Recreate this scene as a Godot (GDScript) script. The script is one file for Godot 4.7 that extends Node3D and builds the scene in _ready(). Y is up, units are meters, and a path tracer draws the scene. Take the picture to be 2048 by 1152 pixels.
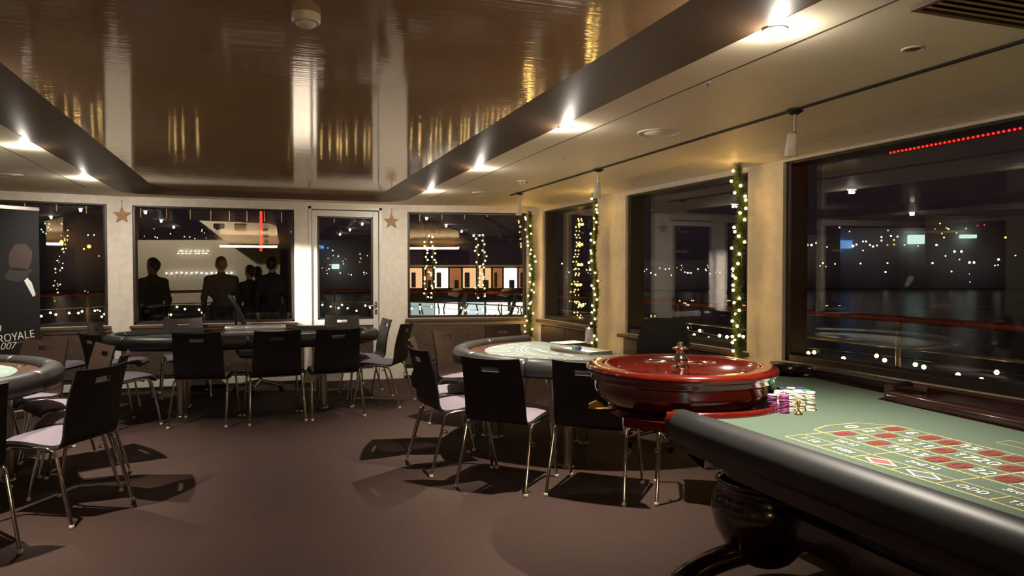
extends Node3D

# ------------------------------------------------------------------ mesh builder
class MB:
	var st := SurfaceTool.new()
	func _init() -> void:
		st.begin(Mesh.PRIMITIVE_TRIANGLES)
		st.set_smooth_group(-1)
	func smooth(g: int) -> MB:
		st.set_smooth_group(g)
		return self
	func tri(a: Vector3, b: Vector3, c: Vector3) -> void:
		if a.is_equal_approx(b) or b.is_equal_approx(c) or c.is_equal_approx(a):
			return
		st.add_vertex(a)
		st.add_vertex(c)
		st.add_vertex(b)
	func quad(a: Vector3, b: Vector3, c: Vector3, d: Vector3) -> void:
		tri(a, b, c)
		tri(a, c, d)
	func box(c: Vector3, s: Vector3, b := Basis()) -> MB:
		var h := s / 2.0
		var p := []
		for i in 8:
			p.append(c + b * Vector3(h.x if i & 1 else -h.x, h.y if i & 2 else -h.y, h.z if i & 4 else -h.z))
		quad(p[4], p[5], p[7], p[6])
		quad(p[1], p[0], p[2], p[3])
		quad(p[0], p[4], p[6], p[2])
		quad(p[5], p[1], p[3], p[7])
		quad(p[2], p[6], p[7], p[3])
		quad(p[0], p[1], p[5], p[4])
		return self
	func rbox(c: Vector3, s: Vector3, r: float, b := Basis()) -> MB:   # box with chamfered edges
		var h := s / 2.0
		var q := func(sx, sy, sz, k):
			var v := Vector3(sx * h.x, sy * h.y, sz * h.z)
			for i in 3:
				if i != k:
					v[i] -= signf(v[i]) * r
			return c + b * v
		for k in 3:
			for s1 in [-1.0, 1.0]:
				var o := []
				for e in [[-1.0, -1.0], [1.0, -1.0], [1.0, 1.0], [-1.0, 1.0]]:
					var t := [0.0, 0.0, 0.0]
					t[k] = s1
					t[(k + 1) % 3] = e[0]
					t[(k + 2) % 3] = e[1]
					o.append(q.call(t[0], t[1], t[2], k))
				if s1 > 0:
					quad(o[0], o[1], o[2], o[3])
				else:
					quad(o[3], o[2], o[1], o[0])
		for k in 3:
			var i := (k + 1) % 3
			var j := (k + 2) % 3
			for si in [-1.0, 1.0]:
				for sj in [-1.0, 1.0]:
					var o := []
					for e in [[-1.0, i], [1.0, i], [1.0, j], [-1.0, j]]:
						var t := [0.0, 0.0, 0.0]
						t[k] = e[0]
						t[i] = si
						t[j] = sj
						o.append(q.call(t[0], t[1], t[2], e[1]))
					if si * sj > 0:
						quad(o[0], o[3], o[2], o[1])
					else:
						quad(o[0], o[1], o[2], o[3])
		for sx in [-1.0, 1.0]:
			for sy in [-1.0, 1.0]:
				for sz in [-1.0, 1.0]:
					var o := [q.call(sx, sy, sz, 0), q.call(sx, sy, sz, 1), q.call(sx, sy, sz, 2)]
					if sx * sy * sz > 0:
						tri(o[0], o[1], o[2])
					else:
						tri(o[0], o[2], o[1])
		return self
	func rings(rs: Array, closed_ring := true, cap0 := true, cap1 := true, g := 1) -> MB:
		st.set_smooth_group(g)
		for i in rs.size() - 1:
			var a: Array = rs[i]
			var b: Array = rs[i + 1]
			var n := a.size()
			for k in (n if closed_ring else n - 1):
				var l := (k + 1) % n
				quad(a[k], a[l], b[l], b[k])
		st.set_smooth_group(-1)
		if cap0:
			fan(rs[0], true)
		if cap1:
			fan(rs[-1], false)
		return self
	func fan(r: Array, flip: bool) -> void:
		var c := Vector3.ZERO
		for p in r:
			c += p
		c /= r.size()
		for k in r.size():
			var l := (k + 1) % r.size()
			if flip:
				tri(c, r[l], r[k])
			else:
				tri(c, r[k], r[l])
	func tube(path: Array, rad, sides := 8) -> MB:
		var rs := []
		var up := Vector3.UP
		for i in path.size():
			var t: Vector3 = (path[mini(i + 1, path.size() - 1)] - path[maxi(i - 1, 0)]).normalized()
			if i == 0:
				up = Vector3.RIGHT if absf(t.y) > 0.9 else Vector3.UP
			var s := t.cross(up).normalized()
			up = s.cross(t).normalized()
			var r: float = rad[i] if rad is Array else rad
			var ring := []
			for k in sides:
				var a := TAU * k / sides
				ring.append(path[i] + (s * cos(a) - up * sin(a)) * -r)
			rs.append(ring)
		return rings(rs, true, true, true, 1)
	func lathe(prof: Array, segs := 24, c := Vector3.ZERO, b := Basis(), g := 1, caps := true) -> MB:   # prof of Vector2(r, y), upwards
		var rs := []
		for p in prof:
			var ring := []
			for k in segs:
				var a := -TAU * k / segs
				ring.append(c + b * Vector3(cos(a) * p.x, p.y, sin(a) * p.x))
			rs.append(ring)
		return rings(rs, true, caps and prof[0].x > 0.0005, caps and prof[-1].x > 0.0005, g)
	func ball(c: Vector3, r: float, n := 6, m := 8) -> MB:
		var prof := []
		for i in n + 1:
			var a := PI * i / n - PI / 2
			prof.append(Vector2(maxf(cos(a) * r, 0.0), sin(a) * r))
		return lathe(prof, m, c)
	func prism(poly: PackedVector2Array, y0: float, y1: float, g := -1) -> MB:   # poly in x, z
		var p := poly
		if Geometry2D.is_polygon_clockwise(p):
			p = p.duplicate()
			p.reverse()
		var t := Geometry2D.triangulate_polygon(p)
		st.set_smooth_group(-1)
		for i in range(0, t.size(), 3):
			var a := p[t[i]]
			var b := p[t[i + 1]]
			var c := p[t[i + 2]]
			if (b - a).cross(c - a) > 0:
				var x := b
				b = c
				c = x
			tri(Vector3(a.x, y1, a.y), Vector3(b.x, y1, b.y), Vector3(c.x, y1, c.y))
			tri(Vector3(a.x, y0, a.y), Vector3(c.x, y0, c.y), Vector3(b.x, y0, b.y))
		st.set_smooth_group(g)
		for i in p.size():
			var a := p[i]
			var b := p[(i + 1) % p.size()]
			# outward side: order found from the sign of the polygon's area
			quad(Vector3(b.x, y0, b.y), Vector3(a.x, y0, a.y), Vector3(a.x, y1, a.y), Vector3(b.x, y1, b.y))
		st.set_smooth_group(-1)
		return self
	func plate(poly: Array, n: Vector3, th: float) -> MB:   # convex polygon in space, counter-clockwise round n, thickened backwards
		var back := []
		for p in poly:
			back.append(p - n * th)
		fan(poly, false)
		fan(back, true)
		for k in poly.size():
			var l := (k + 1) % poly.size()
			quad(back[k], back[l], poly[l], poly[k])
		return self
	func sweep(path: Array, prof: Array, cap := true) -> MB:   # path in the floor plane; prof of Vector2(outward, y): outward is to the left of the way
		var rs := []
		for i in path.size():
			var t: Vector3 = (path[mini(i + 1, path.size() - 1)] - path[maxi(i - 1, 0)]).normalized()
			var o := Vector3(t.z, 0, -t.x)
			var ring := []
			for p in prof:
				ring.append(path[i] + o * p.x + Vector3(0, p.y, 0))
			rs.append(ring)
		return rings(rs, true, cap, cap, 1)
	func sheet(f: Callable, us: Array, vs: Array, th: float, hole = null) -> MB:   # a thick curved sheet, with a hole
		var top := []
		var bot := []
		for v in vs:
			var r0 := []
			var r1 := []
			for u in us:
				var e := 0.002
				var p: Vector3 = f.call(u, v)
				var n: Vector3 = (f.call(u + e, v) - f.call(u - e, v)).cross(f.call(u, v + e) - f.call(u, v - e)).normalized()
				r0.append(p + n * th / 2)
				r1.append(p - n * th / 2)
			top.append(r0)
			bot.append(r1)
		var has := func(i, j):
			if i < 0 or j < 0 or i >= us.size() - 1 or j >= vs.size() - 1:
				return false
			return not (hole != null and hole.call(i, j))
		for j in vs.size() - 1:
			for i in us.size() - 1:
				if not has.call(i, j):
					continue
				st.set_smooth_group(1)
				quad(top[j][i], top[j][i + 1], top[j + 1][i + 1], top[j + 1][i])
				st.set_smooth_group(2)
				quad(bot[j][i], bot[j + 1][i], bot[j + 1][i + 1], bot[j][i + 1])
				st.set_smooth_group(-1)
				if not has.call(i - 1, j):
					quad(top[j][i], top[j + 1][i], bot[j + 1][i], bot[j][i])
				if not has.call(i + 1, j):
					quad(top[j + 1][i + 1], top[j][i + 1], bot[j][i + 1], bot[j + 1][i + 1])
				if not has.call(i, j - 1):
					quad(top[j][i + 1], top[j][i], bot[j][i], bot[j][i + 1])
				if not has.call(i, j + 1):
					quad(top[j + 1][i], top[j + 1][i + 1], bot[j + 1][i + 1], bot[j + 1][i])
		return self
	func mesh() -> ArrayMesh:
		st.generate_normals()
		st.index()
		return st.commit()

# ------------------------------------------------------------------ nodes
var taken := {}
var M := {}
var rng := RandomNumberGenerator.new()

func numbered(n: String) -> String:
	if not taken.has(n):
		taken[n] = 0
		return n
	taken[n] += 1
	return "%s_%03d" % [n, taken[n]]

func tag(o: Node3D, label: String, category: String, group := "") -> Node3D:
	o.set_meta("label", label)
	o.set_meta("category", category)
	if group:
		o.set_meta("group", group)
	return o

func thing(n: String, label: String, category: String, at := Vector3.ZERO, turn := 0.0, group := "") -> Node3D:
	var o := Node3D.new()
	o.name = numbered(n)
	add_child(o)
	o.position = at
	o.rotation.y = turn
	return tag(o, label, category, group)

func part(n: String, mesh, m: Material, parent: Node) -> MeshInstance3D:
	var o := MeshInstance3D.new()
	o.name = n
	o.mesh = mesh.mesh() if mesh is MB else mesh
	o.material_override = m
	parent.add_child(o, true)
	return o

func whole(n: String, mesh, m: Material, label: String, category: String, at := Vector3.ZERO, turn := 0.0, group := "") -> MeshInstance3D:
	var o := part(numbered(n), mesh, m, self)
	o.position = at
	o.rotation.y = turn
	tag(o, label, category, group)
	return o

func struct(n: String, mesh, m: Material, at := Vector3.ZERO, turn := 0.0) -> Node3D:
	var o: Node3D
	if mesh == null:
		o = Node3D.new()
		o.name = n
		add_child(o)
	else:
		o = part(n, mesh, m, self)
	o.position = at
	o.rotation.y = turn
	o.set_meta("kind", "structure")
	return o

func mat(key: String, c: Color, rough := 0.6, metal := 0.0) -> StandardMaterial3D:
	var m := StandardMaterial3D.new()
	m.resource_name = key
	m.albedo_color = c
	m.roughness = rough
	m.metallic = metal
	M[key] = m
	return m

func glow(key: String, c: Color, e: float) -> StandardMaterial3D:
	var m := mat(key, c, 0.4)
	m.emission_enabled = true
	m.emission = c
	m.emission_energy_multiplier = e
	return m

func noise_tex(freq: float, c0: Color, c1: Color, size := 512, sx := 1, type := FastNoiseLite.TYPE_SIMPLEX, oct := 4, seed_ := 1) -> NoiseTexture2D:
	var n := FastNoiseLite.new()
	n.noise_type = type
	n.frequency = freq
	n.fractal_octaves = oct
	n.seed = seed_
	var t := NoiseTexture2D.new()
	t.width = size
	t.height = maxi(16, size / sx)
	t.seamless = true
	t.noise = n
	var g := Gradient.new()
	g.set_color(0, c0)
	g.set_color(1, c1)
	t.color_ramp = g
	return t

func dress(m: StandardMaterial3D, t: Texture2D, scale: Vector3, bump := 0.0) -> void:
	m.albedo_texture = t
	m.uv1_triplanar = true
	m.uv1_scale = scale
	if bump != 0.0:
		m.heightmap_enabled = true
		m.heightmap_texture = t
		m.heightmap_scale = bump

func face(fx: float, fz: float) -> float:
	return atan2(-fx, -fz)

func words(s: String, size: float, m: Material, parent: Node, n: String, at: Vector3, b: Basis, depth := 0.0012, bold := false) -> MeshInstance3D:
	var t := TextMesh.new()
	t.text = s
	var f := SystemFont.new()
	f.font_names = PackedStringArray(["Droid Sans"])
	if bold:
		f.font_weight = 700
	t.font = f
	t.font_size = 32
	t.pixel_size = size / 32.0
	t.depth = depth
	t.curve_step = 1.0
	var o := part(n, t, m, parent)
	o.transform = Transform3D(b, at)
	return o

# ------------------------------------------------------------------ the room's plan (x, z)
const LC := Vector2(-3.24, -9.2)
const LB := Vector2(-1.55, -9.56)
const RB := Vector2(1.81, -9.56)
const RC := Vector2(3.5, -9.2)
const RS := Vector2(3.6, -9.08)
const RN := Vector2(4.07, 3.5)
const LS := Vector2(-3.34, -9.08)
const LN := Vector2(-3.81, 3.5)
const CEIL := 2.30
const TOP := 2.375
const WT := 0.22

func _ready() -> void:
	rng.seed = 7
	setup_view()
	materials()
	shell()
	ceiling_fittings()
	lamps()
	windows()
	furniture()
	roulette()
	garlands()
	small_things()
	outdoors()

func setup_view() -> void:
	var cam := Camera3D.new()
	cam.name = "camera"
	cam.fov = rad_to_deg(2.0 * atan(576.0 / 1450.0))
	cam.position = Vector3(0, 1.42, 0)
	cam.rotation = Vector3(-atan(33.0 / 1450.0), -deg_to_rad(19.3), 0)
	cam.near = 0.05
	cam.far = 500
	add_child(cam)
	cam.current = true
	var we := WorldEnvironment.new()
	we.name = "night"
	var e := Environment.new()
	e.background_mode = Environment.BG_COLOR
	e.background_color = Color(0.078, 0.055, 0.067)
	e.tonemap_mode = Environment.TONE_MAPPER_LINEAR
	e.tonemap_exposure = 1.3
	e.sdfgi_enabled = true
	e.ssao_enabled = true
	e.ssil_enabled = true
	we.environment = e
	add_child(we)

func materials() -> void:
	var w := mat("cream_paint", Color(0.92, 0.89, 0.84), 0.45)
	dress(w, noise_tex(0.02, Color(0.94, 0.93, 0.92), Color(1, 1, 1), 256), Vector3(1.5, 1.5, 1.5))
	mat("ceiling_paint", Color(0.95, 0.90, 0.80), 0.55)
	mat("white_paint", Color(0.88, 0.86, 0.82), 0.35)
	var gc := mat("gloss_ceiling", Color(0.76, 0.63, 0.48), 0.07)
	gc.metallic_specular = 0.75
	gc.heightmap_enabled = true
	gc.heightmap_texture = noise_tex(0.012, Color(0, 0, 0), Color(1, 1, 1), 512, 1, FastNoiseLite.TYPE_SIMPLEX_SMOOTH, 2, 5)
	gc.heightmap_scale = 0.03
	gc.uv1_triplanar = true
	gc.uv1_scale = Vector3(0.25, 1.0, 5.0)
	mat("fascia_brown", Color(0.36, 0.28, 0.215), 0.45)
	var carpet := mat("carpet", Color(0.255, 0.160, 0.118), 0.95)
	dress(carpet, noise_tex(0.35, Color(0.62, 0.60, 0.58), Color(1, 1, 1), 512, 1, FastNoiseLite.TYPE_SIMPLEX, 3), Vector3(1.1, 1.1, 1.1), 0.25)
	var wood := mat("panel_wood", Color(0.41, 0.335, 0.285), 0.5)
	var wt := noise_tex(0.05, Color(0.55, 0.50, 0.46), Color(1, 1, 1), 512, 1, FastNoiseLite.TYPE_SIMPLEX, 4, 3)
	dress(wood, wt, Vector3(0.18, 3.4, 0.18))
	var sill := mat("sill_wood", Color(0.48, 0.385, 0.31), 0.4)
	dress(sill, wt, Vector3(0.3, 5.0, 5.0))
	mat("frame_dark", Color(0.17, 0.14, 0.12), 0.4)
	mat("groove_dark", Color(0.10, 0.08, 0.07), 0.7)
	var glass := mat("pane", Color(1, 1, 1, 0.0), 0.0)
	glass.transparency = BaseMaterial3D.TRANSPARENCY_ALPHA
	mat("steel", Color(0.72, 0.70, 0.66), 0.28, 1.0)
	mat("satin_alu", Color(0.80, 0.80, 0.79), 0.42, 0.7)
	mat("chrome", Color(0.86, 0.85, 0.83), 0.07, 1.0)
	mat("brass", Color(0.86, 0.70, 0.36), 0.25, 1.0)
	mat("gilt_slat", Color(0.80, 0.68, 0.45), 0.3, 0.55)
	var ply := mat("dark_ply", Color(0.06, 0.045, 0.05), 0.5)
	dress(ply, noise_tex(0.06, Color(0.72, 0.70, 0.70), Color(1, 1, 1), 256, 1, FastNoiseLite.TYPE_SIMPLEX, 4, 9), Vector3(7.0, 0.7, 0.7))
	var ven := mat("brown_veneer", Color(0.19, 0.13, 0.10), 0.45)
	dress(ven, ply.albedo_texture, Vector3(7.0, 0.7, 0.7))
	var pad := mat("lilac_cloth", Color(0.47, 0.43, 0.465), 0.9)
	dress(pad, noise_tex(0.4, Color(0.86, 0.86, 0.86), Color(1, 1, 1), 256, 1, FastNoiseLite.TYPE_SIMPLEX, 2, 4), Vector3(5, 5, 5))
	mat("glide_white", Color(0.75, 0.74, 0.70), 0.5)
	var vinyl := mat("black_vinyl", Color(0.16, 0.155, 0.15), 0.38)
	vinyl.heightmap_enabled = true
	vinyl.heightmap_texture = noise_tex(0.5, Color(0, 0, 0), Color(1, 1, 1), 256, 1, FastNoiseLite.TYPE_CELLULAR, 1, 2)
	vinyl.heightmap_scale = 0.04
	vinyl.uv1_triplanar = true
	vinyl.uv1_scale = Vector3(6, 6, 6)
	var felt := mat("grey_felt", Color(0.44, 0.47, 0.44), 0.95)
	var ft := noise_tex(0.5, Color(0.86, 0.86, 0.86), Color(1, 1, 1), 256, 1, FastNoiseLite.TYPE_SIMPLEX, 2, 6)
	dress(felt, ft, Vector3(4, 4, 4))
	dress(mat("dark_felt", Color(0.20, 0.21, 0.21), 0.95), ft, Vector3(4, 4, 4))
	dress(mat("teal_felt", Color(0.42, 0.51, 0.465), 0.95), ft, Vector3(4, 4, 4))
	dress(mat("green_baize", Color(0.27, 0.335, 0.275), 0.95), ft, Vector3(4, 4, 4))
	var mah := mat("mahogany", Color(0.37, 0.082, 0.047), 0.16)
	dress(mah, noise_tex(0.03, Color(0.76, 0.72, 0.70), Color(1, 1, 1), 256, 1, FastNoiseLite.TYPE_SIMPLEX, 4, 8), Vector3(1.2, 6.0, 1.2))
	mah.clearcoat_enabled = true
	mah.clearcoat = 1.0
	mah.clearcoat_roughness = 0.04
	var mahd := mat("dark_mahogany", Color(0.13, 0.045, 0.04), 0.2)
	mahd.clearcoat_enabled = true
	mahd.clearcoat = 0.8
	mahd.clearcoat_roughness = 0.06
	mat("rim_wood", Color(0.25, 0.15, 0.105), 0.35)
	mat("print_gold", Color(0.66, 0.60, 0.36), 0.8)
	mat("print_white", Color(0.90, 0.90, 0.84), 0.8)
	mat("print_red", Color(0.34, 0.105, 0.095), 0.9)
	mat("print_number_red", Color(0.50, 0.16, 0.14), 0.9)
	mat("print_dark", Color(0.30, 0.33, 0.28), 0.9)
	mat("black_leather", Color(0.11, 0.11, 0.112), 0.5)
	mat("print_bright_red", Color(0.86, 0.24, 0.20), 0.85)
	mat("chip_purple", Color(0.52, 0.24, 0.46), 0.5)
	mat("chip_white", Color(0.86, 0.83, 0.76), 0.5)
	mat("chip_green", Color(0.20, 0.50, 0.33), 0.5)
	mat("chip_blue", Color(0.22, 0.22, 0.45), 0.5)
	mat("plastic_black", Color(0.07, 0.07, 0.075), 0.45)
	mat("mesh_black", Color(0.06, 0.06, 0.065), 0.8)
	mat("paper", Color(0.88, 0.88, 0.86), 0.7)
	mat("star_wood", Color(0.74, 0.60, 0.46), 0.75)
	mat("needle_green", Color(0.27, 0.34, 0.16), 0.7)
	mat("cable_green", Color(0.10, 0.14, 0.08), 0.6)
	glow("bulb_warm", Color(1.0, 0.80, 0.45), 20.0)
	glow("bulb_rail", Color(1.0, 0.82, 0.50), 22.0)
	glow("bar_glow", Color(1.0, 0.85, 0.62), 1.5)
	glow("spot_lens", Color(0.97, 0.97, 1.0), 60.0)
	glow("led_red", Color(1.0, 0.08, 0.06), 7.0)
	glow("icicle_glow", Color(1.0, 0.78, 0.50), 0.22)
	glow("city_white", Color(1.0, 0.95, 0.88), 2.5)
	glow("city_warm", Color(1.0, 0.72, 0.35), 2.0)
	glow("city_red", Color(1.0, 0.1, 0.1), 3.0)
	glow("city_blue", Color(0.45, 0.65, 0.9), 0.5)
	glow("city_sign", Color(0.82, 0.95, 0.88), 0.8)
	glow("cabin_warm", Color(1.0, 0.80, 0.58), 0.62)
	glow("cabin_amber", Color(0.80, 0.52, 0.32), 0.3)
	glow("tube_warm", Color(1.0, 0.86, 0.55), 1.6)
	glow("cabin_white", Color(1.0, 0.98, 0.92), 1.1)
	mat("hull_dark", Color(0.10, 0.10, 0.11), 0.6)
	mat("hull_white", Color(0.80, 0.77, 0.70), 0.5)
	mat("night_block", Color(0.72, 0.70, 0.72), 0.9)
	mat("rail_red", Color(0.50, 0.16, 0.08), 0.45)
	mat("rail_grey", Color(0.42, 0.39, 0.36), 0.4)
	mat("deck_grey", Color(0.07, 0.065, 0.07), 0.8)
	mat("water", Color(0.012, 0.012, 0.018), 0.25).metallic_specular = 0.25
	mat("suit_black", Color(0.05, 0.05, 0.06), 0.85)
	mat("skin", Color(0.62, 0.45, 0.36), 0.6)
	mat("shirt_white", Color(0.8, 0.8, 0.8), 0.8)
	mat("hair_dark", Color(0.07, 0.05, 0.04), 0.6)
	mat("banner_black", Color(0.035, 0.03, 0.035), 0.9)
	mat("banner_grey", Color(0.17, 0.15, 0.155), 0.9)
	mat("bag_black", Color(0.05, 0.05, 0.055), 0.8)
	mat("bag_red", Color(0.6, 0.08, 0.08), 0.6)

# ------------------------------------------------------------------ shell
func wall(n: String, a: Vector2, b: Vector2, holes: Array, height := 2.62, y0 := 0.0) -> Node3D:
	# holes: [s0, s1, y0, y1] along the wall; the room lies on the wall's local +z
	var d := b - a
	var len := d.length()
	var mb := MB.new()
	var s := 0.0
	for h in holes + [[len, len, 0.0, 0.0]]:
		if h[0] - s > 0.002:
			mb.box(Vector3((s + h[0]) / 2, (height + y0) / 2, -WT / 2), Vector3(h[0] - s, height - y0, WT))
		if h[1] - h[0] > 0.002:
			if h[2] > 0.01:
				mb.box(Vector3((h[0] + h[1]) / 2, h[2] / 2, -WT / 2), Vector3(h[1] - h[0], h[2], WT))
			mb.box(Vector3((h[0] + h[1]) / 2, (h[3] + height) / 2, -WT / 2), Vector3(h[1] - h[0], height - h[3], WT))
		s = h[1]
	return struct(n, mb, M.cream_paint, Vector3(a.x, 0, a.y), atan2(-d.y, d.x))

func wainscot(w: Node3D, s0: float, s1: float, count: int) -> void:
	# wood panels under the windows, dark gap, white skirting profile, dark foot
	var step := (s1 - s0) / count
	for i in count:
		part("panel", MB.new().rbox(Vector3(s0 + step * (i + 0.5), 0.445, 0.012), Vector3(step - 0.006, 0.53, 0.026), 0.003), M.panel_wood, w)
		for k in 2:
			part("screw", MB.new().lathe([Vector2(0.007, 0), Vector2(0.007, 0.004), Vector2(0.0, 0.005)], 10, Vector3(s0 + step * (i + 0.15 + 0.7 * k), 0.66, 0.025), Basis(Vector3.RIGHT, PI / 2)), M.steel, w)
	part("skirting_gap", MB.new().box(Vector3((s0 + s1) / 2, 0.155, 0.006), Vector3(s1 - s0, 0.05, 0.012)), M.groove_dark, w)
	part("skirting_profile", MB.new().rbox(Vector3((s0 + s1) / 2, 0.085, 0.016), Vector3(s1 - s0, 0.09, 0.034), 0.006), M.white_paint, w)
	part("skirting_foot", MB.new().box(Vector3((s0 + s1) / 2, 0.02, 0.01), Vector3(s1 - s0, 0.04, 0.02)), M.groove_dark, w)

var W := {}
const HOLES := {
	"wall_far_left": [[0.10, 1.62, 0.79, 2.205]],
	"wall_far": [[0.155, 1.985, 0.785, 2.20], [2.155, 3.09, 0.0, 2.255]],
	"wall_far_right": [[0.065, 1.665, 0.80, 2.21]],
	"wall_right": [[0.03, 1.48, 0.785, 2.225], [2.21, 4.15, 0.765, 2.225], [4.55, 7.5, 0.74, 2.25], [7.95, 11.4, 0.74, 2.25]],
	"wall_left": [[1.2, 4.65, 0.74, 2.235], [5.1, 8.04, 0.74, 2.235], [8.44, 10.38, 0.765, 2.225], [11.11, 12.56, 0.785, 2.225]],
}

func shell() -> void:
	var fl := PackedVector2Array([LN + Vector2(-0.3, 0.3), LS + Vector2(-0.3, 0), LC + Vector2(-0.1, -0.25), LB + Vector2(0, -0.28), RB + Vector2(0, -0.28), RC + Vector2(0.1, -0.25), RS + Vector2(0.3, 0), RN + Vector2(0.3, 0.3)])
	struct("floor", MB.new().prism(fl, -0.12, 0.0), M.carpet)
	W["wall_far_left"] = wall("wall_far_left", LC, LB, HOLES.wall_far_left)
	W["wall_far"] = wall("wall_far", LB, RB, HOLES.wall_far)
	W["wall_far_right"] = wall("wall_far_right", RB, RC, HOLES.wall_far_right)
	W["wall_right"] = wall("wall_right", RS, RN, HOLES.wall_right)
	W["wall_left"] = wall("wall_left", LN, LS, HOLES.wall_left)
	W["wall_rear"] = wall("wall_rear", RN, LN, [[3.2, 4.7, 0.0, 2.1]])
	struct("wall_corner_right", MB.new().prism(PackedVector2Array([RC, RS, RS + Vector2(0.22, -0.02), RC + Vector2(0.05, -0.22)]), 0, 2.62), M.cream_paint)
	struct("wall_corner_left", MB.new().prism(PackedVector2Array([LC, LS, LS + Vector2(-0.22, -0.02), LC + Vector2(-0.05, -0.22)]), 0, 2.62), M.cream_paint)
	wainscot(W.wall_far_left, 0.02, 1.68, 2)
	wainscot(W.wall_far, 0.02, 2.10, 3)
	wainscot(W.wall_far_right, 0.02, 1.70, 2)
	wainscot(W.wall_right, 0.03, 1.48, 2)
	wainscot(W.wall_right, 2.21, 4.15, 2)
	wainscot(W.wall_right, 4.55, 7.5, 3)
	# lower ceiling: a U round the recess
	var lo := recess(0.0)
	var hi := recess(1.0)
	var poly := PackedVector2Array([Vector2(-4.1, 3.7), Vector2(-3.6, -9.2), Vector2(-3.3, -9.42), Vector2(-1.6, -9.78), Vector2(1.86, -9.78), Vector2(3.56, -9.42), Vector2(3.86, -9.2), Vector2(4.36, 3.7)])
	for p in lo:
		poly.append(p)
	var cl := struct("ceiling", MB.new().prism(poly, CEIL, CEIL + 0.3), M.ceiling_paint)
	var fa := MB.new()
	fa.smooth(1)
	for i in lo.size() - 1:
		var a: Vector2 = lo[i]
		var b: Vector2 = lo[i + 1]
		var c: Vector2 = hi[i + 1]
		var d: Vector2 = hi[i]
		fa.quad(Vector3(a.x, CEIL + 0.001, a.y), Vector3(b.x, CEIL + 0.001, b.y), Vector3(c.x, TOP, c.y), Vector3(d.x, TOP, d.y))
	fa.smooth(-1)
	part("fascia", fa, M.fascia_brown, cl)
	var top := PackedVector2Array()
	for p in hi:
		top.append(p)
	# gloss panels of the recess: three wide boards with fine joints
	part("gloss_panel", MB.new().prism(clip(top, -9.6, -3.752), TOP - 0.002, TOP + 0.05), M.gloss_ceiling, cl)
	part("gloss_panel", MB.new().prism(clip(top, -3.749, -0.2), TOP - 0.002, TOP + 0.05), M.gloss_ceiling, cl)
	part("gloss_panel", MB.new().prism(clip(top, -0.197, 3.8), TOP - 0.002, TOP + 0.05), M.gloss_ceiling, cl)
	part("recess_backing", MB.new().box(Vector3(0.15, TOP + 0.1, -3.0), Vector3(3.4, 0.06, 13.4)), M.groove_dark, cl)
	# coves along the side walls
	for sgn in [1.0, -1.0]:
		var mb := MB.new()
		var x0: float = 0.13 + sgn * 3.23
		for z in [[-9.1, 3.5]]:
			var xa: float = 0.13 + sgn * 3.12
			var a := [Vector3(xa, CEIL + 0.002, z[0]), Vector3(0.13 + sgn * 3.49, CEIL - 0.035, z[0]), Vector3(0.13 + sgn * 3.49, CEIL + 0.002, z[0])]
			var b := [Vector3(x0, CEIL + 0.002, z[1]), Vector3(0.13 + sgn * 3.96, CEIL - 0.035, z[1]), Vector3(0.13 + sgn * 3.96, CEIL + 0.002, z[1])]
			mb.rings([a, b], true, true, true, -1)
		part("cove", mb, M.cream_paint, cl)
		# seam and curtain track
		part("seam", MB.new().box(Vector3(0.13 + sgn * 1.83, CEIL - 0.0004, -3.0), Vector3(0.005, 0.003, 11.4)), M.groove_dark, cl)

func clip(poly: PackedVector2Array, z0: float, z1: float) -> PackedVector2Array:
	var r := Geometry2D.intersect_polygons(poly, PackedVector2Array([Vector2(-6, z0), Vector2(6, z0), Vector2(6, z1), Vector2(-6, z1)]))
	return r[0]

func recess(k: float) -> Array:
	# k 0: the lower edge, k 1: the upper edge of the sloping fascia
	var r: float = lerpf(1.735, 1.44, k)
	var l: float = lerpf(-1.45, -1.10, k)
	var f: float = lerpf(-9.27, -9.22, k)
	var out := [Vector2(r, 3.7)]
	for i in 7:
		var a := PI / 2 * i / 6
		out.append(Vector2(r - 0.38 + 0.38 * cos(a), f + 0.42 - 0.42 * sin(a)))
	for i in 7:
		var a := PI / 2 * i / 6
		out.append(Vector2(l + 0.38 - 0.38 * sin(a), f + 0.42 - 0.42 * cos(a)))
	out.append(Vector2(l, 3.7))
	return out

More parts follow.
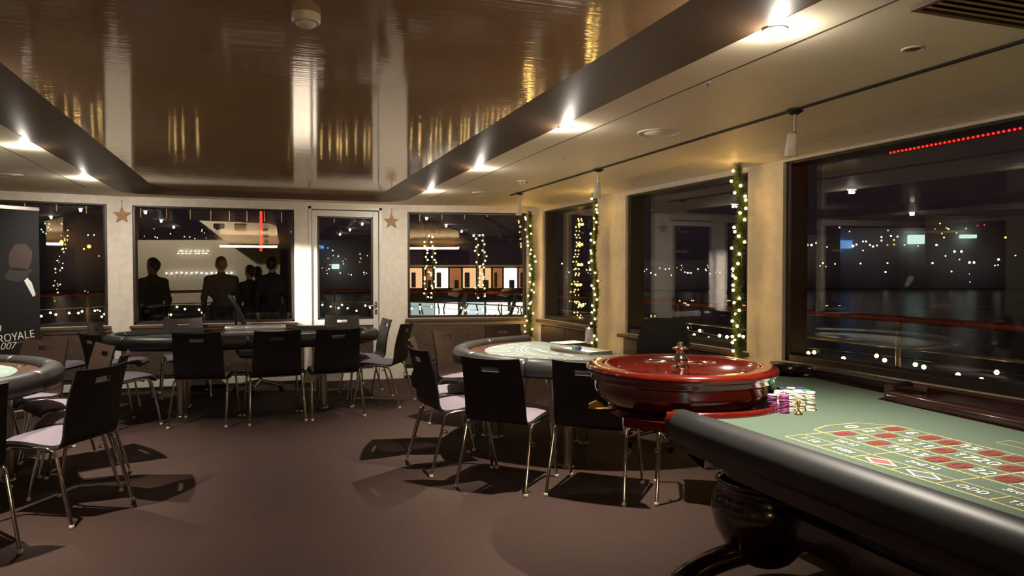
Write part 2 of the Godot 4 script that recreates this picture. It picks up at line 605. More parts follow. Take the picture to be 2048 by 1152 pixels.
func ceiling_fittings() -> void:
	# curtain tracks with three unlit hanging spots
	for sgn in [1.0, -1.0]:
		var tr := thing("ceiling_track", "thin dark track let into the pale ceiling beside the %s" % ("fairy-lit windows" if sgn > 0 else "left windows"), "track", Vector3(0.13 + sgn * 2.62, CEIL, -2.6))
		part("rail", MB.new().box(Vector3(0, -0.004, 0), Vector3(0.022, 0.012, 10.6)), M.groove_dark, tr)
	for a in [[-3.22, "large unlit white cylinder spot hanging before the big window"], [-5.62, "white cylinder spot hanging above the middle garland"], [-7.6, "small white cylinder spot hanging near the far corner garland"]]:
		var s := thing("hanging_spot", a[1], "spotlight", Vector3(2.75, CEIL - 0.01, a[0]), 0.0, "unlit spots on the ceiling track")
		part("canopy", MB.new().lathe([Vector2(0.02, -0.02), Vector2(0.045, -0.004), Vector2(0.045, 0.0)], 16), M.groove_dark, s)
		part("stem", MB.new().tube([Vector3(0, -0.01, 0), Vector3(0, -0.13, 0)], 0.006, 8), M.steel, s)
		var b := Basis(Vector3.RIGHT, 0.12)
		part("shade", MB.new().lathe([Vector2(0.0, -0.235), Vector2(0.029, -0.235), Vector2(0.033, -0.245), Vector2(0.034, -0.243), Vector2(0.028, -0.13), Vector2(0.024, -0.12), Vector2(0.0, -0.118)], 20, Vector3.ZERO, b), M.white_paint, s)
		part("knuckle", MB.new().ball(Vector3(0, -0.122, 0.0), 0.012), M.steel, s)
	for a in [[2.40, -4.04, 0.135, "large round speaker grille flush in the ceiling by the big window"], [2.37, -7.77, 0.11, "round speaker grille in the ceiling near the far corner"], [-2.13, -7.75, 0.11, "round speaker grille in the left part of the ceiling"]]:
		var s := thing("ceiling_speaker", a[3], "speaker", Vector3(a[0], CEIL, a[1]))
		part("ring", MB.new().lathe([Vector2(a[2] - 0.012, -0.004), Vector2(a[2] - 0.006, -0.009), Vector2(a[2], -0.004), Vector2(a[2], 0.002)], 32, Vector3.ZERO, Basis(), 1, false), M.white_paint, s)
		part("grille", MB.new().lathe([Vector2(0.0, -0.004), Vector2(a[2] - 0.012, -0.004), Vector2(a[2] - 0.012, 0.002)], 32), M.ceiling_paint, s)
	var d := thing("unlit_downlight", "small dark recessed downlight, unlit, in the ceiling beside the vent", "downlight", Vector3(2.45, CEIL, -2.2))
	part("ring", MB.new().lathe([Vector2(0.03, -0.002), Vector2(0.036, -0.006), Vector2(0.044, -0.002), Vector2(0.044, 0.002)], 24, Vector3.ZERO, Basis(), 1, false), M.white_paint, d)
	part("reflector", MB.new().lathe([Vector2(0.0, -0.002), Vector2(0.03, -0.002), Vector2(0.03, 0.002)], 24), M.fascia_brown, d)
	var k := thing("smoke_detector", "white smoke detector under the pale ceiling near the far corner", "detector", Vector3(2.43, CEIL, -6.62))
	part("base", MB.new().lathe([Vector2(0.05, -0.012), Vector2(0.055, -0.008), Vector2(0.055, 0.0)], 24), M.white_paint, k)
	part("chamber", MB.new().lathe([Vector2(0.0, -0.042), Vector2(0.02, -0.042), Vector2(0.03, -0.034), Vector2(0.04, -0.03), Vector2(0.042, -0.012)], 24), M.white_paint, k)
	for i in 6:
		var a := TAU * i / 6
		part("slit", MB.new().box(Vector3(cos(a) * 0.0405, -0.021, sin(a) * 0.0405), Vector3(0.004, 0.009, 0.016), Basis(Vector3.UP, -a)), M.groove_dark, k)
	for a in [[2.22, -5.15], [1.98, -2.9]]:
		var sp := thing("sprinkler", "tiny sprinkler head in the ceiling %s" % ("near the large speaker grille" if a[1] < -4 else "close to the brightest downlight"), "sprinkler", Vector3(a[0], CEIL, a[1]))
		part("rose", MB.new().lathe([Vector2(0.012, -0.006), Vector2(0.02, 0.0)], 16), M.white_paint, sp)
		part("head", MB.new().lathe([Vector2(0.0, -0.02), Vector2(0.009, -0.018), Vector2(0.004, -0.014), Vector2(0.004, -0.004)], 12), M.steel, sp)
	var em := thing("ceiling_sensor", "white drum-shaped fitting under the glossy brown ceiling", "sensor", Vector3(0.175, TOP, -2.81))
	part("drum", MB.new().lathe([Vector2(0.048, -0.035), Vector2(0.052, -0.03), Vector2(0.052, 0.0)], 28), M.white_paint, em)
	part("dome", MB.new().lathe([Vector2(0.0, -0.052), Vector2(0.02, -0.05), Vector2(0.034, -0.042), Vector2(0.038, -0.033)], 24), M.ceiling_paint, em)
	var v := thing("ceiling_vent", "brass-coloured slatted air vent at the ceiling's edge", "vent", Vector3(2.42, CEIL, -1.5))
	part("frame", MB.new().box(Vector3(0, -0.006, -0.345), Vector3(0.7, 0.022, 0.02)).box(Vector3(0, -0.006, 0.345), Vector3(0.7, 0.022, 0.02)).box(Vector3(-0.36, -0.006, 0), Vector3(0.02, 0.022, 0.71)).box(Vector3(0.36, -0.006, 0), Vector3(0.02, 0.022, 0.71)), M.fascia_brown, v)
	part("backing", MB.new().box(Vector3(0, -0.001, 0), Vector3(0.7, 0.004, 0.68)), M.groove_dark, v)
	var slat := MB.new().rbox(Vector3.ZERO, Vector3(0.69, 0.004, 0.036), 0.0015, Basis(Vector3.RIGHT, 0.28)).mesh()
	for i in 18:
		part("slat", slat, M.gilt_slat, v).position = Vector3(0, -0.012, -0.315 + 0.037 * i)

func lamps() -> void:
	# rows of recessed downlights along both edges of the recess
	var lens := MB.new().lathe([Vector2(0.0, -0.012), Vector2(0.02, -0.010), Vector2(0.031, -0.004), Vector2(0.031, 0.001)], 20).mesh()
	var ring := MB.new().lathe([Vector2(0.031, -0.002), Vector2(0.036, -0.007), Vector2(0.046, -0.002), Vector2(0.046, 0.002)], 24, Vector3.ZERO, Basis(), 1, false).mesh()
	var names := {
		"1-2": "brightest of the lit downlights, beside the ceiling recess",
		"1-4": "lit downlight beside the recess, second along the window side",
		"1-5": "lit downlight beside the recess above the blackjack chairs",
		"1-7": "farthest lit downlight of the row on the window side",
		"-1-5": "lit downlight at the left end of the ceiling edge",
		"-1-7": "lit downlight above the left end of the oval table",
	}
	for sgn in [1, -1]:
		for i in 4:
			var z := [2.19, 4.10, 5.97, 7.80][i] as float
			if sgn < 0 and i == 0:
				continue
			var key := "%d-%d" % [sgn, int(z)]
			var lab: String = names.get(key, "lit downlight above the teal card table")
			var t := thing("downlight", lab, "downlight", Vector3(0.125 + sgn * 1.655, CEIL, -z), 0.0, "recessed downlights along the ceiling recess")
			part("trim_ring", ring, M.white_paint, t)
			part("lens", lens, M.spot_lens, t)
			var l := SpotLight3D.new()
			l.name = "beam"
			l.position = Vector3(0, -0.02, 0)
			l.rotation.x = -PI / 2
			l.spot_angle = 47.0
			if i == 3:   # the end pair is turned towards the far wall
				l.rotation.x = -PI / 2 + 0.62
				l.spot_angle = 70.0
			l.spot_angle_attenuation = 1.0
			l.spot_range = 14.0
			l.spot_attenuation = 2.0
			l.light_size = 0.015
			l.light_energy = 2.3 if i == 3 else 8.8
			l.light_color = Color(1.0, 0.95, 0.88)
			l.shadow_enabled = true
			t.add_child(l)
			var sp := OmniLight3D.new()   # light that spills sideways from the bare lens
			sp.name = "spill"
			sp.position = Vector3(0, -0.035, 0)
			sp.omni_range = 14.0
			sp.omni_attenuation = 2.0
			sp.light_size = 0.015
			sp.light_energy = 0.14
			sp.light_color = Color(1.0, 0.95, 0.88)
			sp.shadow_enabled = true
			t.add_child(sp)
	# lit back-bar panel on the rear wall, behind the camera
	var bp := thing("bar_light", "long slim warm light above the bar on the rear wall", "light panel", Vector3(-0.25, 2.14, 3.40))
	bp.rotation.x = 0.75
	part("housing", MB.new().rbox(Vector3(0, 0, 0.02), Vector3(1.7, 0.14, 0.04), 0.006), M.frame_dark, bp)
	part("diffuser", MB.new().rbox(Vector3(0, 0, -0.004), Vector3(1.6, 0.08, 0.012), 0.003), M.bar_glow, bp)
	var al := AreaLight3D.new()
	al.name = "panel_light"
	al.area_size = Vector2(1.6, 0.08)
	al.position = Vector3(0, 0, -0.03)
	al.light_energy = 4.0
	al.light_color = Color(1.0, 0.85, 0.62)
	al.shadow_enabled = true
	bp.add_child(al)
	# a hanging spot on the left track, lit and aimed at the white post beside the door
	var s := thing("lit_hanging_spot", "lit white cylinder spot hanging from the left ceiling track", "spotlight", Vector3(-2.49, CEIL - 0.01, -6.3))
	var aim := (Vector3(0.53, 1.25, -9.56) - Vector3(-2.49, 2.13, -6.3)).normalized()
	part("stem", MB.new().tube([Vector3(0, 0.0, 0), Vector3(0, -0.13, 0)], 0.006, 8), M.steel, s)
	var b := Basis(Quaternion(Vector3.UP, aim))
	part("shade", MB.new().lathe([Vector2(0.0, -0.05), Vector2(0.026, -0.05), Vector2(0.03, 0.06), Vector2(0.034, 0.062), Vector2(0.034, -0.055), Vector2(0.0, -0.058)], 20, Vector3(0, -0.16, 0), b), M.white_paint, s)
	part("lens", MB.new().lathe([Vector2(0.0, 0.055), Vector2(0.028, 0.055), Vector2(0.028, 0.06), Vector2(0.0, 0.06)], 20, Vector3(0, -0.16, 0), b), M.spot_lens, s)
	var l := SpotLight3D.new()
	l.name = "beam"
	s.add_child(l)
	l.position = Vector3(0, -0.16, 0) + aim * 0.075
	l.basis = Basis.looking_at(aim)
	l.spot_angle = 7.0
	l.spot_angle_attenuation = 0.7
	l.spot_range = 14.0
	l.spot_attenuation = 2.0
	l.light_size = 0.025
	l.light_energy = 75.0
	l.light_color = Color(1.0, 0.95, 0.88)
	l.shadow_enabled = true

# ------------------------------------------------------------------ windows and door
var n_window := 0
func window(w: Node3D, s0: float, s1: float, y0: float, y1: float, thick := 0.035) -> void:
	n_window += 1
	var o := struct("window_%d" % n_window, null, null)
	o.transform = w.transform
	var f := MB.new()
	var zf := -0.115
	var dep := 0.17
	f.rbox(Vector3((s0 + s1) / 2, y0 + thick / 2, zf), Vector3(s1 - s0, thick, dep), 0.004)
	var head := 0.016
	f.rbox(Vector3((s0 + s1) / 2, y1 - head / 2, zf), Vector3(s1 - s0, head, dep), 0.004)
	f.rbox(Vector3(s0 + thick / 2, (y0 + y1) / 2, zf), Vector3(thick, y1 - y0, dep), 0.004)
	f.rbox(Vector3(s1 - thick / 2, (y0 + y1) / 2, zf), Vector3(thick, y1 - y0, dep), 0.004)
	part("window_frame", f, M.frame_dark, o)
	part("pane", MB.new().box(Vector3((s0 + s1) / 2, (y0 + y1) / 2, -0.17), Vector3(s1 - s0 - thick, y1 - y0 - 0.03, 0.024)), M.pane, o)
	part("window_sill", MB.new().rbox(Vector3((s0 + s1) / 2, y0 - 0.022, 0.03), Vector3(s1 - s0 + 0.06, 0.034, 0.12), 0.006), M.sill_wood, o)

func windows() -> void:
	for n in ["wall_far_left", "wall_far", "wall_far_right", "wall_right", "wall_left"]:
		for h in HOLES[n]:
			if h[2] > 0.1:
				window(W[n], h[0], h[1], h[2], h[3], 0.05 if n == "wall_right" or n == "wall_left" else 0.028)
	# door with a tall pane
	var d := struct("door_1", null, null)
	d.transform = W.wall_far.transform
	var x0 := 2.155
	var x1 := 3.09
	var fr := MB.new()
	fr.rbox(Vector3(x0 + 0.02, 1.127, -0.06), Vector3(0.04, 2.254, 0.14), 0.004).rbox(Vector3(x1 - 0.02, 1.127, -0.06), Vector3(0.04, 2.254, 0.14), 0.004).rbox(Vector3((x0 + x1) / 2, 2.235, -0.06), Vector3(x1 - x0, 0.04, 0.14), 0.004)
	part("door_frame", fr, M.white_paint, d)
	var a := x0 + 0.045
	var b := x1 - 0.045
	var lf := MB.new()
	var g0 := 0.80
	var g1 := 2.13
	lf.rbox(Vector3(a + 0.035, 1.105, -0.05), Vector3(0.07, 2.2, 0.05), 0.004).rbox(Vector3(b - 0.035, 1.105, -0.05), Vector3(0.07, 2.2, 0.05), 0.004)
	lf.box(Vector3((a + b) / 2, (g1 + 2.205) / 2, -0.05), Vector3(b - a - 0.14, 2.205 - g1, 0.05)).box(Vector3((a + b) / 2, 0.765, -0.05), Vector3(b - a - 0.14, 0.09, 0.05)).box(Vector3((a + b) / 2, 0.075, -0.05), Vector3(b - a - 0.14, 0.14, 0.05))
	var leaf := part("door_leaf", lf, M.white_paint, d)
	part("lower_panel", MB.new().rbox(Vector3((a + b) / 2, 0.435, -0.05), Vector3(b - a - 0.14, 0.58, 0.03), 0.004), M.panel_wood, leaf)
	var gl := MB.new()
	for e in [[a + 0.07, a + 0.095], [b - 0.095, b - 0.07]]:
		gl.rbox(Vector3((e[0] + e[1]) / 2, (g0 + g1) / 2, -0.05), Vector3(0.025, g1 - g0, 0.056), 0.003)
	for e in [[g0, g0 + 0.025], [g1 - 0.025, g1]]:
		gl.rbox(Vector3((a + b) / 2, (e[0] + e[1]) / 2, -0.05), Vector3(b - a - 0.14, 0.025, 0.056), 0.003)
	part("glazing_bead", gl, M.frame_dark, leaf)
	part("pane", MB.new().box(Vector3((a + b) / 2, (g0 + g1) / 2, -0.05), Vector3(b - a - 0.15, g1 - g0 - 0.02, 0.02)), M.pane, leaf)
	var hd := MB.new().tube([Vector3(b - 0.032, 0.985, -0.03), Vector3(b - 0.032, 0.985, 0.03), Vector3(b - 0.05, 0.983, 0.038), Vector3(b - 0.15, 0.965, 0.038)], 0.009, 10)
	part("door_handle", hd, M.steel, leaf)
	part("handle_plate", MB.new().rbox(Vector3(b - 0.032, 0.985, -0.022), Vector3(0.034, 0.075, 0.008), 0.002), M.steel, leaf)
	part("lock_cylinder", MB.new().rbox(Vector3(b - 0.032, 0.89, -0.02), Vector3(0.034, 0.065, 0.012), 0.003), M.steel, leaf)
	# rear door, behind the camera
	var r := struct("door_2", null, null)
	r.transform = W.wall_rear.transform
	part("door_leaf", MB.new().rbox(Vector3(3.95, 1.045, -0.06), Vector3(1.48, 2.08, 0.05), 0.004), M.panel_wood, r)

# ------------------------------------------------------------------ chairs
func catmull(pts: Array, v: float) -> Vector2:
	var n := pts.size() - 1
	var x := clampf(v, -0.01, 1.01) * n
	var i := clampi(int(floor(x)), 0, n - 1)
	var t := x - i
	var p0: Vector2 = pts[maxi(i - 1, 0)]
	var p1: Vector2 = pts[i]
	var p2: Vector2 = pts[i + 1]
	var p3: Vector2 = pts[mini(i + 2, n)]
	return p1.cubic_interpolate(p2, p0, p3, t)

const PROF := [Vector2(-0.225, 0.408), Vector2(-0.205, 0.436), Vector2(-0.16, 0.447), Vector2(-0.06, 0.444), Vector2(0.04, 0.434), Vector2(0.12, 0.43), Vector2(0.165, 0.445), Vector2(0.187, 0.485), Vector2(0.199, 0.545), Vector2(0.222, 0.64), Vector2(0.248, 0.735), Vector2(0.262, 0.778), Vector2(0.272, 0.812), Vector2(0.289, 0.862)]

func shell_at(u: float, v: float) -> Vector3:
	var p := catmull(PROF, v)
	var k := v * 13.0
	var hw := lerpf(0.205, 0.222, smoothstep(0.0, 6.0, k)) - 0.012 * smoothstep(7.0, 13.0, k)
	var back := smoothstep(7.0, 10.0, k)
	return Vector3(u * hw, p.y + back * 0.010 * u * u * smoothstep(9.0, 13.0, k), p.x - back * 0.022 * u * u)

var chair0: Node3D
func make_chair() -> Node3D:
	var t := Node3D.new()
	var us := [-1.0, -0.95, -0.75, -0.52, -0.3, -0.15, 0.0, 0.15, 0.3, 0.52, 0.75, 0.95, 1.0]
	var vs := []
	for i in 27:
		vs.append(i / 26.0)
	var hole := func(i, j): return i >= 4 and i <= 7 and j >= 22 and j <= 23
	part("seat_shell", MB.new().sheet(shell_at, us, vs, 0.012, hole), M.dark_ply, t)
	var ven := func(u, v):
		var vv: float = 0.44 + v * 0.555
		var e := 0.004
		var n: Vector3 = (shell_at(u + e, vv) - shell_at(u - e, vv)).cross(shell_at(u, vv + e) - shell_at(u, vv - e)).normalized()
		return shell_at(u * 0.985, vv) - n * 0.0066 * signf(n.z)
	var vv2 := []
	for i in 16:
		vv2.append(i / 15.0)
	vv2[11] = (22.0 / 26.0 - 0.44) / 0.555
	vv2[13] = (24.0 / 26.0 - 0.44) / 0.555
	vv2[12] = (vv2[11] + vv2[13]) / 2
	part("backrest_veneer", MB.new().sheet(ven, us, vv2, 0.0015, func(i, j): return i >= 4 and i <= 7 and j >= 11 and j <= 12), M.brown_veneer, t)
	var pad := func(u, v):
		var e := 1.0 - pow(absf(u), 6.0)
		var f := 1.0 - pow(absf(v * 2.0 - 1.0), 8.0)
		var p := shell_at(u * 0.95, 0.03 + v * 0.40)
		return p + Vector3(0, 0.010 + 0.016 * e * f, -0.004 * (1.0 - v))
	var ps := []
	for i in 13:
		ps.append(i / 12.0)
	var pu := [-1.0, -0.97, -0.9, -0.7, -0.4, 0.0, 0.4, 0.7, 0.9, 0.97, 1.0]
	part("seat_pad", MB.new().sheet(pad, pu, ps, 0.014), M.lilac_cloth, t)
	for s in [-1.0, 1.0]:
		part("side_rail", MB.new().tube([Vector3(s * 0.236, 0.395, -0.168), Vector3(s * 0.234, 0.422, -0.155), Vector3(s * 0.232, 0.436, -0.125), Vector3(s * 0.231, 0.438, -0.08), Vector3(s * 0.231, 0.430, 0.08), Vector3(s * 0.232, 0.426, 0.11), Vector3(s * 0.234, 0.412, 0.14), Vector3(s * 0.236, 0.388, 0.155)], 0.0105, 8), M.chrome, t)
		for e in [[-0.168, -0.245, 0.395], [0.155, 0.262, 0.388]]:
			var top := Vector3(s * 0.236, e[2], e[0])
			var foot := Vector3(s * 0.252, 0.014, e[1])
			var lg := part("leg", MB.new().tube([top, foot], 0.0105, 8), M.chrome, t)
			part("glide", MB.new().lathe([Vector2(0.012, 0.0), Vector2(0.015, 0.003), Vector2(0.014, 0.016), Vector2(0.011, 0.022)], 12, Vector3(foot.x, 0, foot.z)), M.glide_white, lg)
		part("link_hook", MB.new().tube([Vector3(s * 0.238, 0.33, 0.172), Vector3(s * 0.26, 0.325, 0.165), Vector3(s * 0.265, 0.315, 0.15), Vector3(s * 0.258, 0.30, 0.14), Vector3(s * 0.24, 0.295, 0.18)], 0.004, 6), M.chrome, t)
	for z in [-0.11, 0.07]:
		part("cross_bar", MB.new().tube([Vector3(-0.231, 0.428, z), Vector3(-0.2, 0.418, z), Vector3(0.2, 0.418, z), Vector3(0.231, 0.428, z)], 0.008, 8), M.chrome, t)
	return t

func chair(x: float, z: float, fx: float, fz: float, label: String, group: String) -> void:
	var o: Node3D = chair0.duplicate()
	o.name = numbered("stacking_chair")
	add_child(o)
	o.position = Vector3(x, 0, z)
	o.rotation.y = face(fx, fz)
	tag(o, label, "chair", group)

# ------------------------------------------------------------------ card tables
func pad_rail(t: Node3D, path: Array, prof: Array, n: int, m: Material) -> void:
	# upholstered rail in n sections with pinched seams
	var c := Vector2.ZERO
	for p in prof:
		c += p
	c /= prof.size()
	var per := (path.size() - 1) / n
	for k in n:
		var rs := []
		var last := per * (k + 1) if k < n - 1 else path.size() - 1
		for i in range(per * k, last + 1):
			for e in ([0.0, 0.5, 1.0] if i == per * k or i == last else [1.0]):
				var tn: Vector3 = (path[mini(i + 1, path.size() - 1)] - path[maxi(i - 1, 0)]).normalized()
				var o := Vector3(tn.z, 0, -tn.x)
				var at: Vector3 = path[i]
				var sc := 1.0
				if i == per * k:
					at += tn * (0.002 + 0.016 * e)
					sc = 0.86 + 0.14 * sqrt(e)
				elif i == last:
					at -= tn * (0.002 + 0.016 * (1.0 - e))
					sc = 0.86 + 0.14 * sqrt(1.0 - e)
				var ring := []
				for p in prof:
					var q: Vector2 = c + (p - c) * sc
					ring.append(at + o * q.x + Vector3(0, q.y, 0))
				rs.append(ring)
		part("padded_rail", MB.new().rings(rs), m, t)

func rail_profile(w: float, top: float, bottom: float) -> Array:
	# a plump pad: rounded top, skirt tucked in below
	return [Vector2(-w * 0.42, bottom + 0.035), Vector2(-w * 0.5, top - 0.035), Vector2(-w * 0.42, top - 0.012), Vector2(-w * 0.2, top), Vector2(w * 0.12, top - 0.002), Vector2(w * 0.36, top - 0.016), Vector2(w * 0.5, top - 0.045), Vector2(w * 0.46, bottom + 0.02), Vector2(w * 0.3, bottom), Vector2(-w * 0.3, bottom + 0.01)]

func leg_pair(t: Node3D, at: Vector3, turn: float) -> void:
	for e in [-0.055, 0.055]:
		var p := at + Vector3(e, 0, 0).rotated(Vector3.UP, turn)
		var lg := part("leg", MB.new().lathe([Vector2(0.034, 0.012), Vector2(0.034, 0.70)], 18, p), M.steel, t)
		part("foot_plate", MB.new().lathe([Vector2(0.048, 0.0), Vector2(0.048, 0.008), Vector2(0.038, 0.014)], 18, p), M.steel, lg)

func arc_ribbon(r: float, w: float, a0: float, a1: float, y: float, c := Vector3.ZERO) -> MB:
	var mb := MB.new()
	var n := 28
	for i in n:
		var a := lerpf(a0, a1, float(i) / n)
		var b := lerpf(a0, a1, float(i + 1) / n)
		var q := func(rr, aa): return c + Vector3(sin(aa) * rr, y, -cos(aa) * rr)
		mb.quad(q.call(r, a), q.call(r, b), q.call(r + w, b), q.call(r + w, a))
	return mb

func half_disc(r: float, z1: float, n := 40) -> PackedVector2Array:
	var p := PackedVector2Array([Vector2(-r, z1)])
	for i in n + 1:
		var a := -PI / 2 + PI * i / n
		p.append(Vector2(r * sin(a), -r * cos(a)))
	p.append(Vector2(r, z1))
	return p

func card_table(n: String, label: String, at: Vector3, fx: float, fz: float, felt: Material) -> Node3D:
	var t := thing(n, label, "table", at, face(fx, fz))
	part("table_body", MB.new().prism(half_disc(1.03, 0.06), 0.66, 0.745, 1), M.plastic_black, t)
	part("wood_ring", MB.new().prism(half_disc(1.02, 0.06), 0.745, 0.757, 1), M.rim_wood, t)
	var fp := half_disc(0.865, 0.05)
	# notch for the chip tray on the dealer's side
	var notch := PackedVector2Array()
	for i in 15:
		var a := -PI / 2 + PI * i / 14
		notch.append(Vector2(0.36 * sin(a), -0.30 * cos(a)))
	notch.append(Vector2(0.36, 0.2))
	notch.append(Vector2(-0.36, 0.2))
	var cut := Geometry2D.clip_polygons(fp, notch)
	part("felt", MB.new().prism(cut[0], 0.757, 0.763), felt, t)
	part("layout_arc", arc_ribbon(0.52, 0.005, -0.95, 0.95, 0.7645), M.print_white, t)
	part("layout_arc", arc_ribbon(0.56, 0.006, -1.0, 1.0, 0.7645), M.print_white, t)
	part("layout_arc", arc_ribbon(0.60, 0.004, -1.05, 1.05, 0.7645), M.print_white, t)
	for i in 7:
		var a := -1.2 + 0.4 * i
		var c := Vector3(sin(a) * 0.74, 0.7645, -cos(a) * 0.74)
		var bx := MB.new()
		var bb := Basis(Vector3.UP, -a)
		for e in [[Vector3(0, 0, 0.075), Vector3(0.13, 0.0006, 0.006)], [Vector3(0, 0, -0.075), Vector3(0.13, 0.0006, 0.006)], [Vector3(0.065, 0, 0), Vector3(0.006, 0.0006, 0.15)], [Vector3(-0.065, 0, 0), Vector3(0.006, 0.0006, 0.15)]]:
			bx.box(c + bb * (e[0] as Vector3), e[1], bb)
		part("bet_box", bx, M.print_white, t)
	for i in 4:
		part("layout_dash", MB.new().box(Vector3(-0.24 + 0.16 * i, 0.7645, -0.40 + 0.03 * absf(i - 1.5)), Vector3(0.12, 0.0006, 0.022)), M.print_white, t)
	var path := [Vector3(-1.065, 0, 0.05)]
	for i in 41:
		var a := -PI / 2 + PI * i / 40
		path.append(Vector3(1.065 * sin(a), 0, -1.065 * cos(a)))
	path.append(Vector3(1.065, 0, 0.05))
	pad_rail(t, path, rail_profile(0.135, 0.805, 0.675), 6, M.black_vinyl)
	for i in 6:
		var a := -1.35 + 0.54 * i
		var c := Vector3(sin(a) * 0.93, 0.757, -cos(a) * 0.93)
		part("cup_ring", MB.new().lathe([Vector2(0.032, 0.002), Vector2(0.034, 0.004), Vector2(0.042, 0.004), Vector2(0.044, 0.0)], 20, c, Basis(), 1, false), M.chrome, t)
		part("cup_well", MB.new().lathe([Vector2(0.0, 0.001), Vector2(0.032, 0.001), Vector2(0.033, 0.0)], 20, c), M.plastic_black, t)
	return t

func oval(rx: float, rz: float, k: float) -> Vector3:
	var c := cos(k)
	var s := sin(k)
	var e := 0.82
	return Vector3(rx * signf(c) * pow(absf(c), e), 0, rz * signf(s) * pow(absf(s), e))

func furniture() -> void:
	chair0 = make_chair()
	var g := "dark plywood chairs at the oval table"
	chair(-0.475, -7.37, 0.21, -0.978, "dark plywood chair seen from behind, left of the three at the oval table", g)
	chair(0.14, -7.346, -0.109, -0.994, "dark plywood chair seen from behind, middle of the three at the oval table", g)
	chair(0.69, -7.385, -0.135, -0.99, "dark plywood chair seen from behind, nearest the door side of the oval table", g)
	chair(1.27, -7.80, -0.87, -0.49, "dark plywood chair at the oval table's right end, slot showing panelling", g)
	chair(1.15, -8.42, -1.0, 0.08, "dark plywood chair before the door frame, beside the wooden star", g)
	chair(0.93, -9.06, -0.25, 0.97, "chair behind the oval table with the glazed door at its back", g)
	chair(-0.80, -9.08, 0.15, 0.98, "chair behind the oval table under the big far window", g)
	chair(-1.40, -8.78, 0.98, 0.12, "brown chair back at the oval table's left end, below the wooden star", g)
	chair(-1.20, -7.45, 0.82, -0.57, "dark narrow chair back with lit slot, left of the oval table", g)
	chair(-2.03, -8.72, 0.95, 0.25, "chair by the black banner, against the far left window", g)
	g = "dark plywood chairs at the blackjack table"
	chair(1.587, -4.607, 0.71, -0.70, "large dark chair back at the blackjack table, whole slot visible", g)
	chair(2.068, -4.25, 0.67, -0.745, "dark chair back at the blackjack table, half hidden by the roulette wheel", g)
	chair(2.62, -3.93, 0.5, -0.86, "chair whose chrome legs show under the roulette wheel", g)
	chair(1.34, -5.16, 0.99, -0.14, "chair in profile at the blackjack table with lilac seat in full light", g)
	chair(1.44, -5.80, 0.96, 0.28, "chair behind the profile chair, only its curved back edge showing", g)
	chair(1.85, -6.52, 0.6, 0.8, "brown chair facing the camera behind the blackjack table's left bend", g)
	chair(2.42, -6.80, 0.2, 0.98, "chair facing the camera, only its top above the blackjack rail", g)
	g = "dark plywood chairs at the teal card table"
	chair(-1.095, -4.895, -0.885, -0.465, "nearest large dark chair at the teal table, whole back visible", g)
	chair(-1.50, -4.30, -0.59, -0.81, "dark chair cut off by the picture's left edge", g)
	chair(-1.12, -5.46, -1.0, 0.05, "chair hidden behind the nearest dark chair, lilac seat showing", g)
	chair(-1.33, -6.08, -0.88, 0.47, "third chair round the teal table, its lilac seat farther off", g)
	chair(-1.76, -6.56, -0.5, 0.87, "brown chair facing the camera behind the teal table", g)
	chair0.free()
	# blackjack table and its neighbour at the left
	var b := card_table("blackjack_table", "grey felt blackjack table with padded black rail and chip tray", Vector3(2.6, 0, -5.5), -0.985, 0.17, M.grey_felt)
	for e in [[0.55, -0.62], [-0.55, -0.62], [0.0, -0.1]]:
		leg_pair(b, Vector3(e[0], 0, e[1]), 0.5)
	var c := card_table("card_table", "teal felt card table cut off by the left edge of the picture", Vector3(-2.35, 0, -5.4), 0.98, 0.2, M.teal_felt)
	for e in [[0.55, -0.62], [-0.55, -0.62], [0.0, -0.1]]:
		leg_pair(c, Vector3(e[0], 0, e[1]), 0.5)
	# oval poker table
	var t := thing("poker_table", "long oval poker table with padded black rail under the far window", "table", Vector3(-0.1, 0, -8.1))
	var body := PackedVector2Array()
	var felt := PackedVector2Array()
	for i in 72:
		var k := TAU * i / 72
		var p := oval(1.28, 0.60, k)
		body.append(Vector2(p.x, p.z))
		p = oval(1.22, 0.54, k)
		felt.append(Vector2(p.x, p.z))
	part("table_body", MB.new().prism(body, 0.66, 0.74, 1), M.plastic_black, t)
	part("felt", MB.new().prism(felt, 0.74, 0.748), M.dark_felt, t)
	var path := []
	var a0 := -PI / 2 - 0.30
	for i in 73:
		path.append(oval(1.29, 0.61, a0 - (TAU - 0.60) * i / 72))
	path.reverse()
	pad_rail(t, path, rail_profile(0.13, 0.80, 0.675), 6, M.black_vinyl)
	leg_pair(t, Vector3(-0.62, 0, 0.30), 1.5)
	leg_pair(t, Vector3(-0.62, 0, -0.20), 1.5)
	leg_pair(t, Vector3(0.74, 0, 0.28), 1.5)
	leg_pair(t, Vector3(0.74, 0, -0.22), 1.5)
	for i in 6:
		var k := 0.25 + 0.55 * i
		var p := oval(1.12, 0.44, k)
		part("cup_ring", MB.new().lathe([Vector2(0.032, 0.002), Vector2(0.034, 0.004), Vector2(0.042, 0.004), Vector2(0.044, 0.0)], 20, p + Vector3(0, 0.748, 0), Basis(), 1, false), M.chrome, t)
	var cr := thing("chip_rack", "silver two-roll chip rack on the oval poker table", "chip rack", Vector3(-0.03, 0.748, -8.45), 0.0)
	part("tray", MB.new().rbox(Vector3(0, 0.012, 0), Vector3(0.66, 0.024, 0.16), 0.004), M.satin_alu, cr)
	for z in [-0.042, 0.042]:
		for i in 3:
			part("roll", MB.new().lathe([Vector2(0.0, -0.104), Vector2(0.028, -0.104), Vector2(0.030, -0.1), Vector2(0.030, 0.1), Vector2(0.028, 0.104), Vector2(0.0, 0.104)], 16, Vector3(-0.21 + 0.21 * i, 0.052, z), Basis(Vector3.FORWARD, PI / 2)), M.satin_alu, cr)
